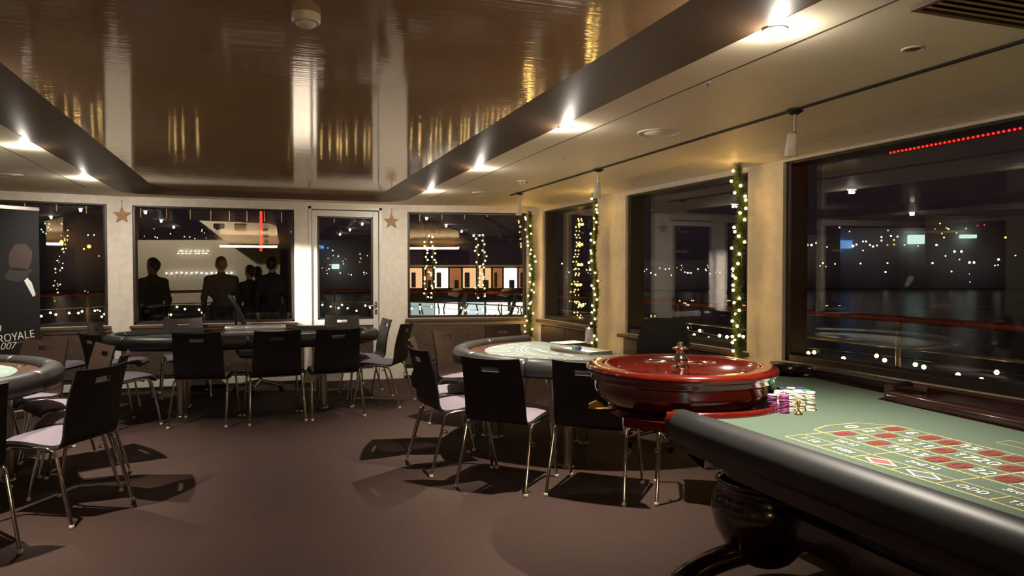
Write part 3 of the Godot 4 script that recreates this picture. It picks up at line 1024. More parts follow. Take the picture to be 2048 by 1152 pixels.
	for s in [-1.0, 1.0]:
		part("end_plate", MB.new().rbox(Vector3(s * 0.325, 0.04, 0), Vector3(0.008, 0.075, 0.17), 0.002), M.chrome, cr)
	var pk := thing("chip_tray", "open white-lined chip tray with a few chips on the blackjack table", "chip tray", Vector3(2.50, 0.757, -5.44), face(-0.985, 0.17))
	part("tray", MB.new().box(Vector3(0, 0.004, 0), Vector3(0.56, 0.008, 0.22)).box(Vector3(0, 0.015, -0.11), Vector3(0.56, 0.03, 0.006)).box(Vector3(0, 0.015, 0.11), Vector3(0.56, 0.03, 0.006)).box(Vector3(-0.28, 0.015, 0), Vector3(0.006, 0.03, 0.226)).box(Vector3(0.28, 0.015, 0), Vector3(0.006, 0.03, 0.226)), M.steel, pk)
	part("liner", MB.new().box(Vector3(0, 0.0095, 0), Vector3(0.54, 0.003, 0.20)), M.paper, pk)
	var chip := chip_mesh()
	for i in 22:
		var col: String = "chip_green" if i < 12 else "chip_blue"
		var o := whole("casino_chip", chip, M[col], "%s chip lying on edge in the blackjack chip tray" % ("green" if i < 12 else "blue"), "chip", Vector3.ZERO, 0.0, "chips in the blackjack tray")
		o.transform = pk.transform * Transform3D(Basis(Vector3.FORWARD, PI / 2), Vector3(0.05 - 0.0042 * i, 0.033, -0.03))
	whole("score_sheet", MB.new().box(Vector3(0, 0.001, 0), Vector3(0.30, 0.002, 0.21)), M.paper, "white paper sheet lying on the grey felt by the padded rail", "paper", Vector3(2.72, 0.763, -6.16), 0.3)
	var gl := thing("water_carafe", "small clear glass carafe standing at the blackjack table's far end", "carafe", Vector3(2.86, 0.763, -6.02))
	var gm := mat("carafe_glass", Color(1, 1, 1, 0.12), 0.02)
	gm.transparency = BaseMaterial3D.TRANSPARENCY_ALPHA
	part("body", MB.new().lathe([Vector2(0.0, 0.002), Vector2(0.036, 0.002), Vector2(0.04, 0.01), Vector2(0.04, 0.09), Vector2(0.034, 0.115), Vector2(0.034, 0.155), Vector2(0.031, 0.155), Vector2(0.031, 0.115), Vector2(0.037, 0.09), Vector2(0.037, 0.012), Vector2(0.0, 0.008)], 20), gm, gl)
	part("lid", MB.new().lathe([Vector2(0.0, 0.148), Vector2(0.036, 0.148), Vector2(0.036, 0.165), Vector2(0.0, 0.168)], 20), M.plastic_black, gl)
	swivel_chair(Vector3(0.02, 0, -9.12), face(1.0, 0.0), "black mesh swivel chair on chrome castors behind the oval table", 1.14, 0.19)
	swivel_chair(Vector3(3.10, 0, -5.22), face(-0.75, 0.66), "black round-topped dealer's chair beyond the roulette wheel", 1.02, 0.07)

func swivel_chair(at: Vector3, turn: float, label: String, h: float, lean: float) -> void:
	var t := thing("swivel_chair", label, "chair", at, turn, "dealers' swivel chairs")
	for i in 5:
		var a := TAU * i / 5 + 0.3
		var d := Vector3(cos(a), 0, sin(a))
		part("base_arm", MB.new().tube([d * 0.03 + Vector3(0, 0.115, 0), d * 0.15 + Vector3(0, 0.10, 0), d * 0.29 + Vector3(0, 0.075, 0)], [0.024, 0.019, 0.014], 8), M.chrome, t)
		var cs := part("castor", MB.new().lathe([Vector2(0.0, -0.022), Vector2(0.026, -0.022), Vector2(0.028, -0.018), Vector2(0.028, -0.005), Vector2(0.02, 0.0), Vector2(0.028, 0.005), Vector2(0.028, 0.018), Vector2(0.026, 0.022), Vector2(0.0, 0.022)], 16, d * 0.29 + Vector3(0, 0.028, 0), Basis(Vector3(sin(a), 0, -cos(a)), PI / 2)), M.plastic_black, t)
		part("castor_stem", MB.new().tube([d * 0.29 + Vector3(0, 0.05, 0), d * 0.29 + Vector3(0, 0.08, 0)], 0.008, 6), M.chrome, cs)
	part("gas_lift", MB.new().lathe([Vector2(0.028, 0.09), Vector2(0.028, 0.22), Vector2(0.018, 0.225), Vector2(0.018, 0.42)], 14), M.chrome, t)
	part("mechanism", MB.new().rbox(Vector3(0, 0.42, 0.02), Vector3(0.16, 0.045, 0.24), 0.01), M.plastic_black, t)
	part("lever", MB.new().tube([Vector3(0.07, 0.42, -0.02), Vector3(0.2, 0.40, -0.03), Vector3(0.26, 0.385, -0.03)], 0.007, 8), M.chrome, t)
	var sp := PackedVector2Array()
	for i in 24:
		var k := TAU * i / 24
		var p := oval(0.245, 0.24, k)
		sp.append(Vector2(p.x, p.z))
	part("seat", MB.new().prism(sp, 0.445, 0.495, 1), M.mesh_black, t)
	var bk := func(u, v):
		var w := 0.225 * (1.0 - 0.32 * pow(maxf(0.0, v - 0.55) / 0.45, 2.0)) * (0.85 + 0.15 * smoothstep(0.0, 0.25, v))
		return Vector3(u * w, 0.56 + (h - 0.56) * v, 0.17 + lean * v - 0.05 * sin(v * PI) - 0.03 * u * u)
	var us := []
	var vs := []
	for i in 9:
		us.append(-1.0 + 0.25 * i)
	for i in 13:
		vs.append(i / 12.0)
	part("backrest", MB.new().sheet(bk, us, vs, 0.02), M.mesh_black, t)
	part("back_spine", MB.new().tube([Vector3(0, 0.41, 0.08), Vector3(0, 0.42, 0.22), Vector3(0, 0.50, 0.27), Vector3(0, 0.75, 0.265), Vector3(0, 0.90, 0.275)], [0.022, 0.022, 0.02, 0.016, 0.012], 8), M.plastic_black, t)
	for s in [-1.0, 1.0]:
		part("armrest", MB.new().tube([Vector3(s * 0.12, 0.43, 0.03), Vector3(s * 0.27, 0.44, 0.03), Vector3(s * 0.29, 0.52, 0.03), Vector3(s * 0.29, 0.66, 0.04)], 0.014, 8).rbox(Vector3(s * 0.285, 0.675, -0.01), Vector3(0.07, 0.03, 0.25), 0.01), M.plastic_black, t)

# ------------------------------------------------------------------ roulette
func chip_mesh() -> ArrayMesh:
	return MB.new().lathe([Vector2(0.0, 0.0), Vector2(0.0185, 0.0), Vector2(0.0195, 0.0006), Vector2(0.0195, 0.0034), Vector2(0.0185, 0.004), Vector2(0.0, 0.004)], 20).mesh()

func flat_line(mb: MB, a: Vector2, b: Vector2, w: float, y: float) -> void:
	var d := (b - a).normalized() * w / 2
	var n := Vector2(-d.y, d.x)
	var p := [a - d + n, a - d - n, b + d - n, b + d + n]
	var q := []
	for v in p:
		q.append(Vector3(v.x, y, v.y))
	mb.plate([q[0], q[1], q[2], q[3]], Vector3.UP, 0.0006)

func roulette() -> void:
	var fy := 0.83
	var t := thing("roulette_table", "mahogany roulette table with green baize layout and padded black edge", "table", Vector3.ZERO)
	# outline of the top (x, z)
	var top := PackedVector2Array([Vector2(1.60, 0.6), Vector2(1.60, -2.50), Vector2(1.75, -2.45), Vector2(1.95, -2.44), Vector2(2.12, -2.50), Vector2(2.27, -2.68), Vector2(2.31, -2.9), Vector2(2.29, -3.36), Vector2(2.80, -3.40), Vector2(2.94, -3.25), Vector2(2.90, -2.62), Vector2(2.74, -2.56), Vector2(2.68, -1.6), Vector2(2.68, 0.6)])
	part("table_frame", MB.new().prism(top, 0.70, fy - 0.006), M.dark_mahogany, t)
	var bz := PackedVector2Array([Vector2(1.63, 0.55), Vector2(1.63, -2.55), Vector2(1.74, -2.50), Vector2(1.90, -2.46), Vector2(2.05, -2.52), Vector2(2.2, -2.62), Vector2(2.30, -2.80), Vector2(2.32, -3.30), Vector2(2.78, -3.34), Vector2(2.90, -3.22), Vector2(2.86, -2.66), Vector2(2.70, -2.60), Vector2(2.64, -1.6), Vector2(2.64, 0.55)])
	var felt := part("baize", MB.new().prism(bz, fy - 0.006, fy), M.green_baize, t)
	# curved mahogany board under the wheel and its lip against the baize
	var bd := PackedVector2Array()
	for i in 40:
		var a := TAU * i / 40
		bd.append(Vector2(1.84 + 0.33 * cos(a), -2.90 + 0.33 * sin(a)))
	part("wheel_board", MB.new().prism(bd, fy - 0.055, fy - 0.026, 1), M.mahogany, t)
	var curb := []
	for i in 25:
		var a := -0.35 + 2.60 * i / 24
		curb.append(Vector3(1.84 + 0.452 * cos(a), 0, -2.90 + 0.452 * sin(a)))
	part("wheel_curb", MB.new().sweep(curb, [Vector2(-0.012, fy - 0.03), Vector2(-0.012, fy + 0.018), Vector2(-0.006, fy + 0.024), Vector2(0.006, fy + 0.024), Vector2(0.012, fy + 0.018), Vector2(0.012, fy - 0.03)]), M.mahogany, t)
	part("wheel_bracket", MB.new().prism(PackedVector2Array([Vector2(1.58, -2.52), Vector2(1.45, -2.72), Vector2(1.60, -2.86), Vector2(1.75, -2.6)]), 0.765, 0.803), M.mahogany, t)
	# far rail: raised mahogany lip with a step, tray ledge beyond
	var lip := [Vector3(2.68, 0, 0.6), Vector3(2.68, 0, -1.6), Vector3(2.74, 0, -2.56)]
	var lp := [Vector2(-0.022, fy - 0.01), Vector2(-0.022, fy + 0.035), Vector2(-0.012, fy + 0.045), Vector2(0.015, fy + 0.045), Vector2(0.022, fy + 0.035), Vector2(0.022, fy - 0.03)]
	part("far_lip", MB.new().sweep(lip, lp), M.dark_mahogany, t)
	part("far_lip", MB.new().sweep([Vector3(2.90, 0, -2.60), Vector3(2.94, 0, -3.22), Vector3(2.91, 0, -3.33), Vector3(2.80, 0, -3.39), Vector3(2.3, 0, -3.36)], [Vector2(-0.022, fy - 0.01), Vector2(-0.022, fy + 0.055), Vector2(-0.012, fy + 0.065), Vector2(0.015, fy + 0.065), Vector2(0.022, fy + 0.055), Vector2(0.022, fy - 0.03)]), M.dark_mahogany, t)
	part("lip_step", MB.new().rbox(Vector3(2.82, fy + 0.025, -2.59), Vector3(0.20, 0.09, 0.05), 0.008, Basis(Vector3.UP, 0.35)), M.dark_mahogany, t)
	part("tray_ledge", MB.new().rbox(Vector3(2.80, fy + 0.012, -0.95), Vector3(0.20, 0.03, 3.1), 0.006), M.dark_mahogany, t)
	part("ledge_rim", MB.new().rbox(Vector3(2.90, fy + 0.04, -0.95), Vector3(0.025, 0.05, 3.1), 0.006), M.dark_mahogany, t)
	# padded edge along the players' side, rounded at its end
	var ep := [Vector2(-0.055, 0.70), Vector2(-0.06, fy - 0.01), Vector2(-0.045, fy + 0.02), Vector2(-0.015, fy + 0.032), Vector2(0.02, fy + 0.03), Vector2(0.05, fy + 0.012), Vector2(0.064, fy - 0.025), Vector2(0.06, fy - 0.06), Vector2(0.04, 0.735), Vector2(0.0, 0.715)]
	var path := [Vector3(1.63, 0, -2.625), Vector3(1.622, 0, -2.60), Vector3(1.615, 0, -2.55)]
	for i in 14:
		path.append(Vector3(1.615, 0, -2.3 + 0.22 * i))
	var rs := []
	for i in path.size():
		var ring := []
		var k: float = [0.45, 0.8, 0.97, 1.0][mini(i, 3)]
		for p in ep:
			ring.append(path[i] + Vector3(-p.x * k, fy - 0.022 + (p.y - fy + 0.022) * k, 0))
		rs.append(ring)
	part("padded_edge", MB.new().rings(rs), M.black_leather, t)
	part("apron", MB.new().prism(PackedVector2Array([Vector2(1.76, 0.55), Vector2(1.76, -2.42), Vector2(1.84, -2.6), Vector2(2.6, -2.6), Vector2(2.62, 0.55)]), 0.60, 0.705), M.dark_mahogany, t)
	# end cheek that sweeps from the edge down to the pedestal
	var ck := []
	for i in 9:
		var k := i / 8.0
		var x := lerpf(1.62, 1.95, k)
		var z := lerpf(-2.58, -2.86, k)
		var y := lerpf(0.74, 0.50, pow(k, 0.8))
		ck.append([Vector3(x, y, z), Vector3(x + 0.6, y, z + 0.18), Vector3(2.5, 0.74, -2.3), Vector3(1.66, 0.78, -2.4)])
	part("end_cheek", MB.new().rings(ck), M.dark_mahogany, t)
	for pz in [-2.72, -0.2]:
		var c := Vector3(2.17, 0, pz)
		var pd := part("pedestal", MB.new().lathe([Vector2(0.10, 0.10), Vector2(0.13, 0.12), Vector2(0.17, 0.17), Vector2(0.215, 0.25), Vector2(0.235, 0.33), Vector2(0.225, 0.40), Vector2(0.19, 0.445), Vector2(0.20, 0.455), Vector2(0.215, 0.47), Vector2(0.20, 0.485), Vector2(0.17, 0.50), Vector2(0.19, 0.56), Vector2(0.26, 0.62)], 36, c), M.dark_mahogany, t)
		for i in 2:
			var d := Vector3(1, 0, 0).rotated(Vector3.UP, PI * i + 0.10)
			var fp := []
			var fr := []
			for k in 12:
				var v := k / 11.0
				fp.append(c + d * (0.05 + 0.46 * v) + Vector3(0, 0.05 + 0.11 * pow(maxf(0.0, 1.0 - v * v), 0.6), 0))
				fr.append(lerpf(0.058, 0.048, v))
			part("foot", MB.new().tube(fp, fr, 12), M.dark_mahogany, pd)
	part("stretcher", MB.new().rbox(Vector3(2.17, 0.33, -1.46), Vector3(0.10, 0.14, 2.2), 0.012), M.dark_mahogany, t)
	# printed layout
	var ly := fy + 0.0008
	var z0 := -2.115
	var cz := 0.0765
	var x0 := 1.775
	var x1 := 1.862
	var x2 := 1.95
	var cw := 0.117
	var ln := MB.new()
	flat_line(ln, Vector2(x0, z0), Vector2(x0, z0 + cz * 12), 0.006, ly)
	flat_line(ln, Vector2(x1, z0), Vector2(x1, z0 + cz * 12), 0.004, ly)
	flat_line(ln, Vector2(x2, z0 - 0.05), Vector2(x2, z0 + cz * 12), 0.006, ly)
	for i in 3:
		flat_line(ln, Vector2(x2 + cw * (i + 1), z0), Vector2(x2 + cw * (i + 1), z0 + cz * 12), 0.004, ly)
	for i in 13:
		flat_line(ln, Vector2(x2, z0 + cz * i), Vector2(x2 + cw * 3, z0 + cz * i), 0.006 if i % 4 == 0 else 0.003, ly)
	for i in 4:
		flat_line(ln, Vector2(x1, z0 + cz * 4 * i), Vector2(x2, z0 + cz * 4 * i), 0.005, ly)
	for i in 7:
		flat_line(ln, Vector2(x0, z0 + cz * 2 * i), Vector2(x1, z0 + cz * 2 * i), 0.005, ly)
	flat_line(ln, Vector2(x2, z0 - 0.05), Vector2(x2 + 0.10, z0 - 0.095), 0.006, ly)
	flat_line(ln, Vector2(x2 + 0.10, z0 - 0.095), Vector2(x2 + 0.25, z0 - 0.095), 0.005, ly)
	flat_line(ln, Vector2(x2 + 0.25, z0 - 0.095), Vector2(x2 + cw * 3, z0 - 0.0), 0.004, ly)
	part("layout_lines", ln, M.print_gold, felt)
	var fb := Basis(Vector3(0, 0, 1), Vector3(1, 0, 0), Vector3(0, 1, 0))   # reads along +z, tops towards +x
	var put := func(s, size, x, z, m): return words(s, size, m, felt, "number", Vector3(x, ly + 0.0004, z), fb, 0.0008)
	put.call("0", 0.075, x2 + 0.17, z0 - 0.045, M.print_white)
	var reds := [1, 3, 5, 7, 9, 12, 14, 16, 18, 19, 21, 23, 25, 27, 30, 32, 34, 36]
	for i in 12:
		for k in 3:
			var num := i * 3 + k + 1
			var x := x2 + cw * (k + 0.5)
			var z := z0 + cz * (i + 0.5)
			if num in reds:
				var mb := MB.new()
				var pl := []
				for q in 20:
					var a := TAU * q / 20
					pl.append(Vector3(x + 0.044 * cos(a), ly + 0.0003, z - 0.030 * sin(a)))
				pl.reverse()
				mb.plate(pl, Vector3.UP, 0.0006)
				part("red_field", mb, M.print_red, felt)
				words(str(num), 0.05, M.print_number_red, felt, "number", Vector3(x, ly + 0.0012, z), fb, 0.0008)
			else:
				put.call(str(num), 0.062, x, z, M.print_white)
	var bet := [["1-18", 0.040], ["EVEN", 0.036], ["", 0.0], ["", 0.0], ["ODD", 0.042], ["19-36", 0.040]]
	for i in 6:
		var z := z0 + cz * 2 * (i + 0.5)
		var x := (x0 + x1) / 2
		if bet[i][0] != "":
			words(bet[i][0], bet[i][1], M.print_white, felt, "lettering", Vector3(x, ly + 0.0004, z), fb, 0.0008)
		else:
			var dm := func(k, y): return [Vector3(x + 0.036 * k, y, z), Vector3(x, y, z - 0.062 * k), Vector3(x - 0.036 * k, y, z), Vector3(x, y, z + 0.062 * k)]
			part("diamond_border", MB.new().plate(dm.call(1.0, ly + 0.0003), Vector3.UP, 0.0005), M.print_white, felt)
			part("diamond", MB.new().plate(dm.call(0.78, ly + 0.0008), Vector3.UP, 0.0005), M.print_bright_red if i == 2 else M.print_dark, felt)
	for i in 3:
		var lt: String = ["1st 12", "2nd 12", "3rd 12"][i]
		words(lt, 0.036, M.print_white, felt, "lettering", Vector3((x1 + x2) / 2, ly + 0.0004, z0 + cz * 4 * (i + 0.5)), fb, 0.0008)
	# faint gold racetrack on the dealer's side
	var rt := MB.new()
	for e in [0.0, 0.07]:
		flat_line(rt, Vector2(2.40 + e, -1.80), Vector2(2.40 + e, -0.6), 0.003, ly)
	for i in 9:
		flat_line(rt, Vector2(2.40, -1.80 + 0.13 * i), Vector2(2.47, -1.80 + 0.13 * i), 0.003, ly)
	part("racetrack_lines", rt, M.print_gold, felt)
	# the wheel
	var w := thing("roulette_cylinder", "polished mahogany roulette wheel with chrome turret and spinning arms", "roulette wheel", Vector3(1.84, fy - 0.025, -2.90), -0.565)
	part("bowl", MB.new().lathe([Vector2(0.0, 0.0), Vector2(0.27, 0.0), Vector2(0.31, 0.005), Vector2(0.352, 0.024), Vector2(0.384, 0.052), Vector2(0.398, 0.085), Vector2(0.402, 0.12), Vector2(0.404, 0.122), Vector2(0.413, 0.125), Vector2(0.419, 0.134), Vector2(0.420, 0.150), Vector2(0.422, 0.152), Vector2(0.430, 0.158), Vector2(0.433, 0.170), Vector2(0.430, 0.181), Vector2(0.421, 0.188), Vector2(0.419, 0.189), Vector2(0.362, 0.191), Vector2(0.354, 0.189), Vector2(0.349, 0.181), Vector2(0.345, 0.173), Vector2(0.30, 0.126), Vector2(0.255, 0.111), Vector2(0.25, 0.107)], 96), M.mahogany, w)
	part("rotor", MB.new().lathe([Vector2(0.25, 0.101), Vector2(0.245, 0.109), Vector2(0.20, 0.113), Vector2(0.12, 0.129), Vector2(0.045, 0.143), Vector2(0.0, 0.145)], 72), M.mahogany, w)
	for i in 37:
		var a := TAU * i / 37
		part("fret", MB.new().box(Vector3(cos(a) * 0.222, 0.115, sin(a) * 0.222), Vector3(0.04, 0.008, 0.002), Basis(Vector3.UP, -a)), M.chrome, w)
	for i in 8:
		var a := TAU * (i + 0.5) / 8
		part("deflector", MB.new().ball(Vector3(cos(a) * 0.318, 0.147, sin(a) * 0.318), 0.010, 5, 8), M.chrome, w)
	part("turret", MB.new().lathe([Vector2(0.0000, 0.139), Vector2(0.0432, 0.139), Vector2(0.0456, 0.146), Vector2(0.0360, 0.157), Vector2(0.0408, 0.165), Vector2(0.0432, 0.176), Vector2(0.0312, 0.185), Vector2(0.0360, 0.196), Vector2(0.0384, 0.207), Vector2(0.0288, 0.218), Vector2(0.0180, 0.236), Vector2(0.0144, 0.247), Vector2(0.0216, 0.253), Vector2(0.0360, 0.258), Vector2(0.0372, 0.263), Vector2(0.0216, 0.268), Vector2(0.0096, 0.271), Vector2(0.0132, 0.278), Vector2(0.0120, 0.286), Vector2(0.0000, 0.291)], 28), M.chrome, w)
	for i in 4:
		var d := Vector3(1, 0, 0).rotated(Vector3.UP, PI / 2 * i + 0.0)
		var pth := []
		var rad := []
		for e in [[0.025, 0.008], [0.035, 0.011], [0.045, 0.006], [0.055, 0.010], [0.063, 0.006], [0.07, 0.0095], [0.14, 0.0095], [0.146, 0.005], [0.152, 0.009], [0.16, 0.006], [0.164, 0.002]]:
			pth.append(d * e[0] + Vector3(0, 0.196, 0))
			rad.append(e[1])
		part("spinning_arm", MB.new().tube(pth, rad, 10), M.chrome, w)
	var bcn := part("brass_corner", MB.new().plate([Vector3(-0.03, 0.0, 0.012), Vector3(0.035, -0.012, 0.012), Vector3(0.035, 0.02, 0.012), Vector3(0.005, 0.035, 0.012), Vector3(-0.03, 0.02, 0.012)], Vector3(0, 0, 1), 0.02), M.brass, t)
	bcn.position = Vector3(1.465, 0.79, -3.02)
	bcn.rotation.y = -0.3
	part("corner_bracket", MB.new().box(Vector3(1.56, 0.785, -2.98), Vector3(0.2, 0.012, 0.05), Basis(Vector3.UP, -0.4)), M.dark_mahogany, t)
	# chips and dolly
	var cm := chip_mesh()
	var stacks := []
	stacks.append(["purple", 2.03, -2.495, 19, true, "purple chip in the stack nearest the wheel, capped with a white chip"])
	stacks.append(["purple", 2.065, -2.465, 19, false, "purple chip in the all-purple stack beside the brass win marker"])
	var spot := ["next to the purple stacks", "in the middle of its row", "at the open end of its row"]
	for i in 3:
		stacks.append(["white", 2.125 + 0.042 * i, -2.50 + 0.012 * i, 20, false, "white chip in the front row of stacks, " + spot[i]])
		stacks.append(["white", 2.10 + 0.042 * i, -2.545 + 0.010 * i, 20, false, "white chip in the second row of stacks, " + spot[i]])
	var order := ["nearest the wheel", "second from the wheel", "third from the wheel", "farthest from the wheel"]
	for i in 4:
		stacks.append(["green", 2.17 + 0.043 * i, -2.64 + 0.013 * i, 16, false, "green chip behind the white stacks, in the stack " + order[i]])
		stacks.append(["blue", 2.19 + 0.043 * i, -2.70 + 0.013 * i, 16, i % 2 == 0, "blue chip behind the green stacks, in the stack " + order[i]])
	for s in stacks:
		for i in s[3]:
			var wob := Vector3(rng.randf_range(-0.0012, 0.0012) + sin(i * 0.35) * 0.0015, 0, rng.randf_range(-0.0012, 0.0012))
			var white: bool = s[4] and i == s[3] - 1
			var col: String = "white" if white else s[0]
			var lab: String = s[5]
			if white:
				lab = "single white chip on top of the %s stack %s" % [s[0], "nearest the wheel" if s[1] < 2.2 else "third from the wheel"]
			whole("casino_chip", cm, M["chip_" + col], lab, "chip", Vector3(s[1], fy + 0.004 * i, s[2]) + wob, rng.randf() * 6.0, "%s chips stacked on the roulette baize" % col)
	whole("roulette_marker", MB.new().lathe([Vector2(0.0, 0.0), Vector2(0.016, 0.0), Vector2(0.017, 0.003), Vector2(0.010, 0.009), Vector2(0.005, 0.016), Vector2(0.0045, 0.028), Vector2(0.008, 0.034), Vector2(0.008, 0.037), Vector2(0.004, 0.040), Vector2(0.007, 0.046), Vector2(0.0085, 0.051), Vector2(0.006, 0.057), Vector2(0.0, 0.060)], 20), M.brass, "little brass win marker standing before the white chips", "marker", Vector3(2.10, fy, -2.42))

# ------------------------------------------------------------------ garlands, stars, banner
func garlands() -> void:
	garland(Vector3(3.47, 0, -9.12), Vector3(-0.45, 0, 0.89).normalized(), 0.55, 2.20, 30, "lit pine garland in the far corner beside the cabin-view window")
	garland(Vector3(3.585, 0, -7.28), Vector3(-0.99875, 0, 0.05), 0.46, 2.27, 32, "lit pine garland on the middle window pillar behind the blackjack table")
	garland(Vector3(3.685, 0, -4.86), Vector3(-0.99875, 0, 0.05), 0.60, 2.25, 34, "largest lit pine garland, on the pillar beside the biggest window")

func garland(at: Vector3, n: Vector3, y0: float, y1: float, count: int, label: String) -> void:
	var t := thing("pine_garland", label, "garland", at, 0.0, "pine garlands with fairy lights")
	var side := n.cross(Vector3.UP)
	var mid := func(y): return n * (0.045 + 0.012 * sin(y * 9.0)) + side * (0.02 * sin(y * 5.3 + at.z)) + Vector3(0, y, 0)
	var path := []
	var k := 0
	while y0 + 0.05 * k < y1:
		path.append(mid.call(y0 + 0.05 * k))
		k += 1
	path.append(mid.call(y1))
	part("cable", MB.new().tube(path, 0.005, 6), M.cable_green, t)
	var mb := MB.new()
	for i in 5200:
		var y := rng.randf_range(y0, y1)
		var p: Vector3 = mid.call(y)
		var d := Vector3(rng.randf_range(-1, 1), rng.randf_range(-0.7, 0.9), rng.randf_range(-1, 1)).normalized()
		if d.dot(n) < -0.25:
			d = d.bounce(n)
		var len := rng.randf_range(0.045, 0.09)
		var w := d.cross(Vector3(rng.randf_range(-1, 1), 1, rng.randf_range(-1, 1))).normalized() * 0.003
		var q := d.cross(w).normalized() * 0.0016
		var e := p + d * len
		mb.tri(p + w, p - w, e)
		mb.tri(p - w, p + q, e)
		mb.tri(p + q, p + w, e)
	part("needles", mb, M.needle_green, t).set_meta("kind", "stuff")
	var bulb := MB.new().ball(Vector3.ZERO, 0.0115, 6, 8).mesh()
	var cap := MB.new().tube([Vector3(0, 0, 0), Vector3(0, -0.016, 0)], 0.004, 6).mesh()
	for i in count:
		var y := lerpf(y0 + 0.02, y1 - 0.02, (i + rng.randf_range(0.1, 0.9)) / count)
		var a := rng.randf_range(-1.35, 1.35)
		var p: Vector3 = mid.call(y) + (n * cos(a) + side * sin(a)) * rng.randf_range(0.035, 0.075)
		var b := part("bulb", bulb, M.bulb_warm, t)
		b.position = p
		part("socket", cap, M.cable_green, b)
	for i in 6:
		var l := OmniLight3D.new()
		l.name = "fairy_glow"
		l.position = mid.call(lerpf(y0, y1, (i + 0.5) / 6.0)) + n * 0.10
		l.light_color = Color(1.0, 0.78, 0.42)
		l.light_energy = 0.011
		l.light_size = 0.02
		l.omni_range = 12.0
		l.omni_attenuation = 2.0
		l.shadow_enabled = true
		t.add_child(l, true)

func star_mesh(r: float, th: float) -> MB:
	var mb := MB.new()
	var o := []
	for i in 10:
		var a := PI / 2 + TAU * i / 10
		var rr := r if i % 2 == 0 else r * 0.43
		o.append(Vector3(cos(a) * rr, sin(a) * rr, 0))
	for i in 10:
		var j := (i + 1) % 10
		mb.tri(Vector3(0, 0, th), o[i], o[j])
		mb.tri(Vector3(0, 0, -0.002), o[j], o[i])
	return mb

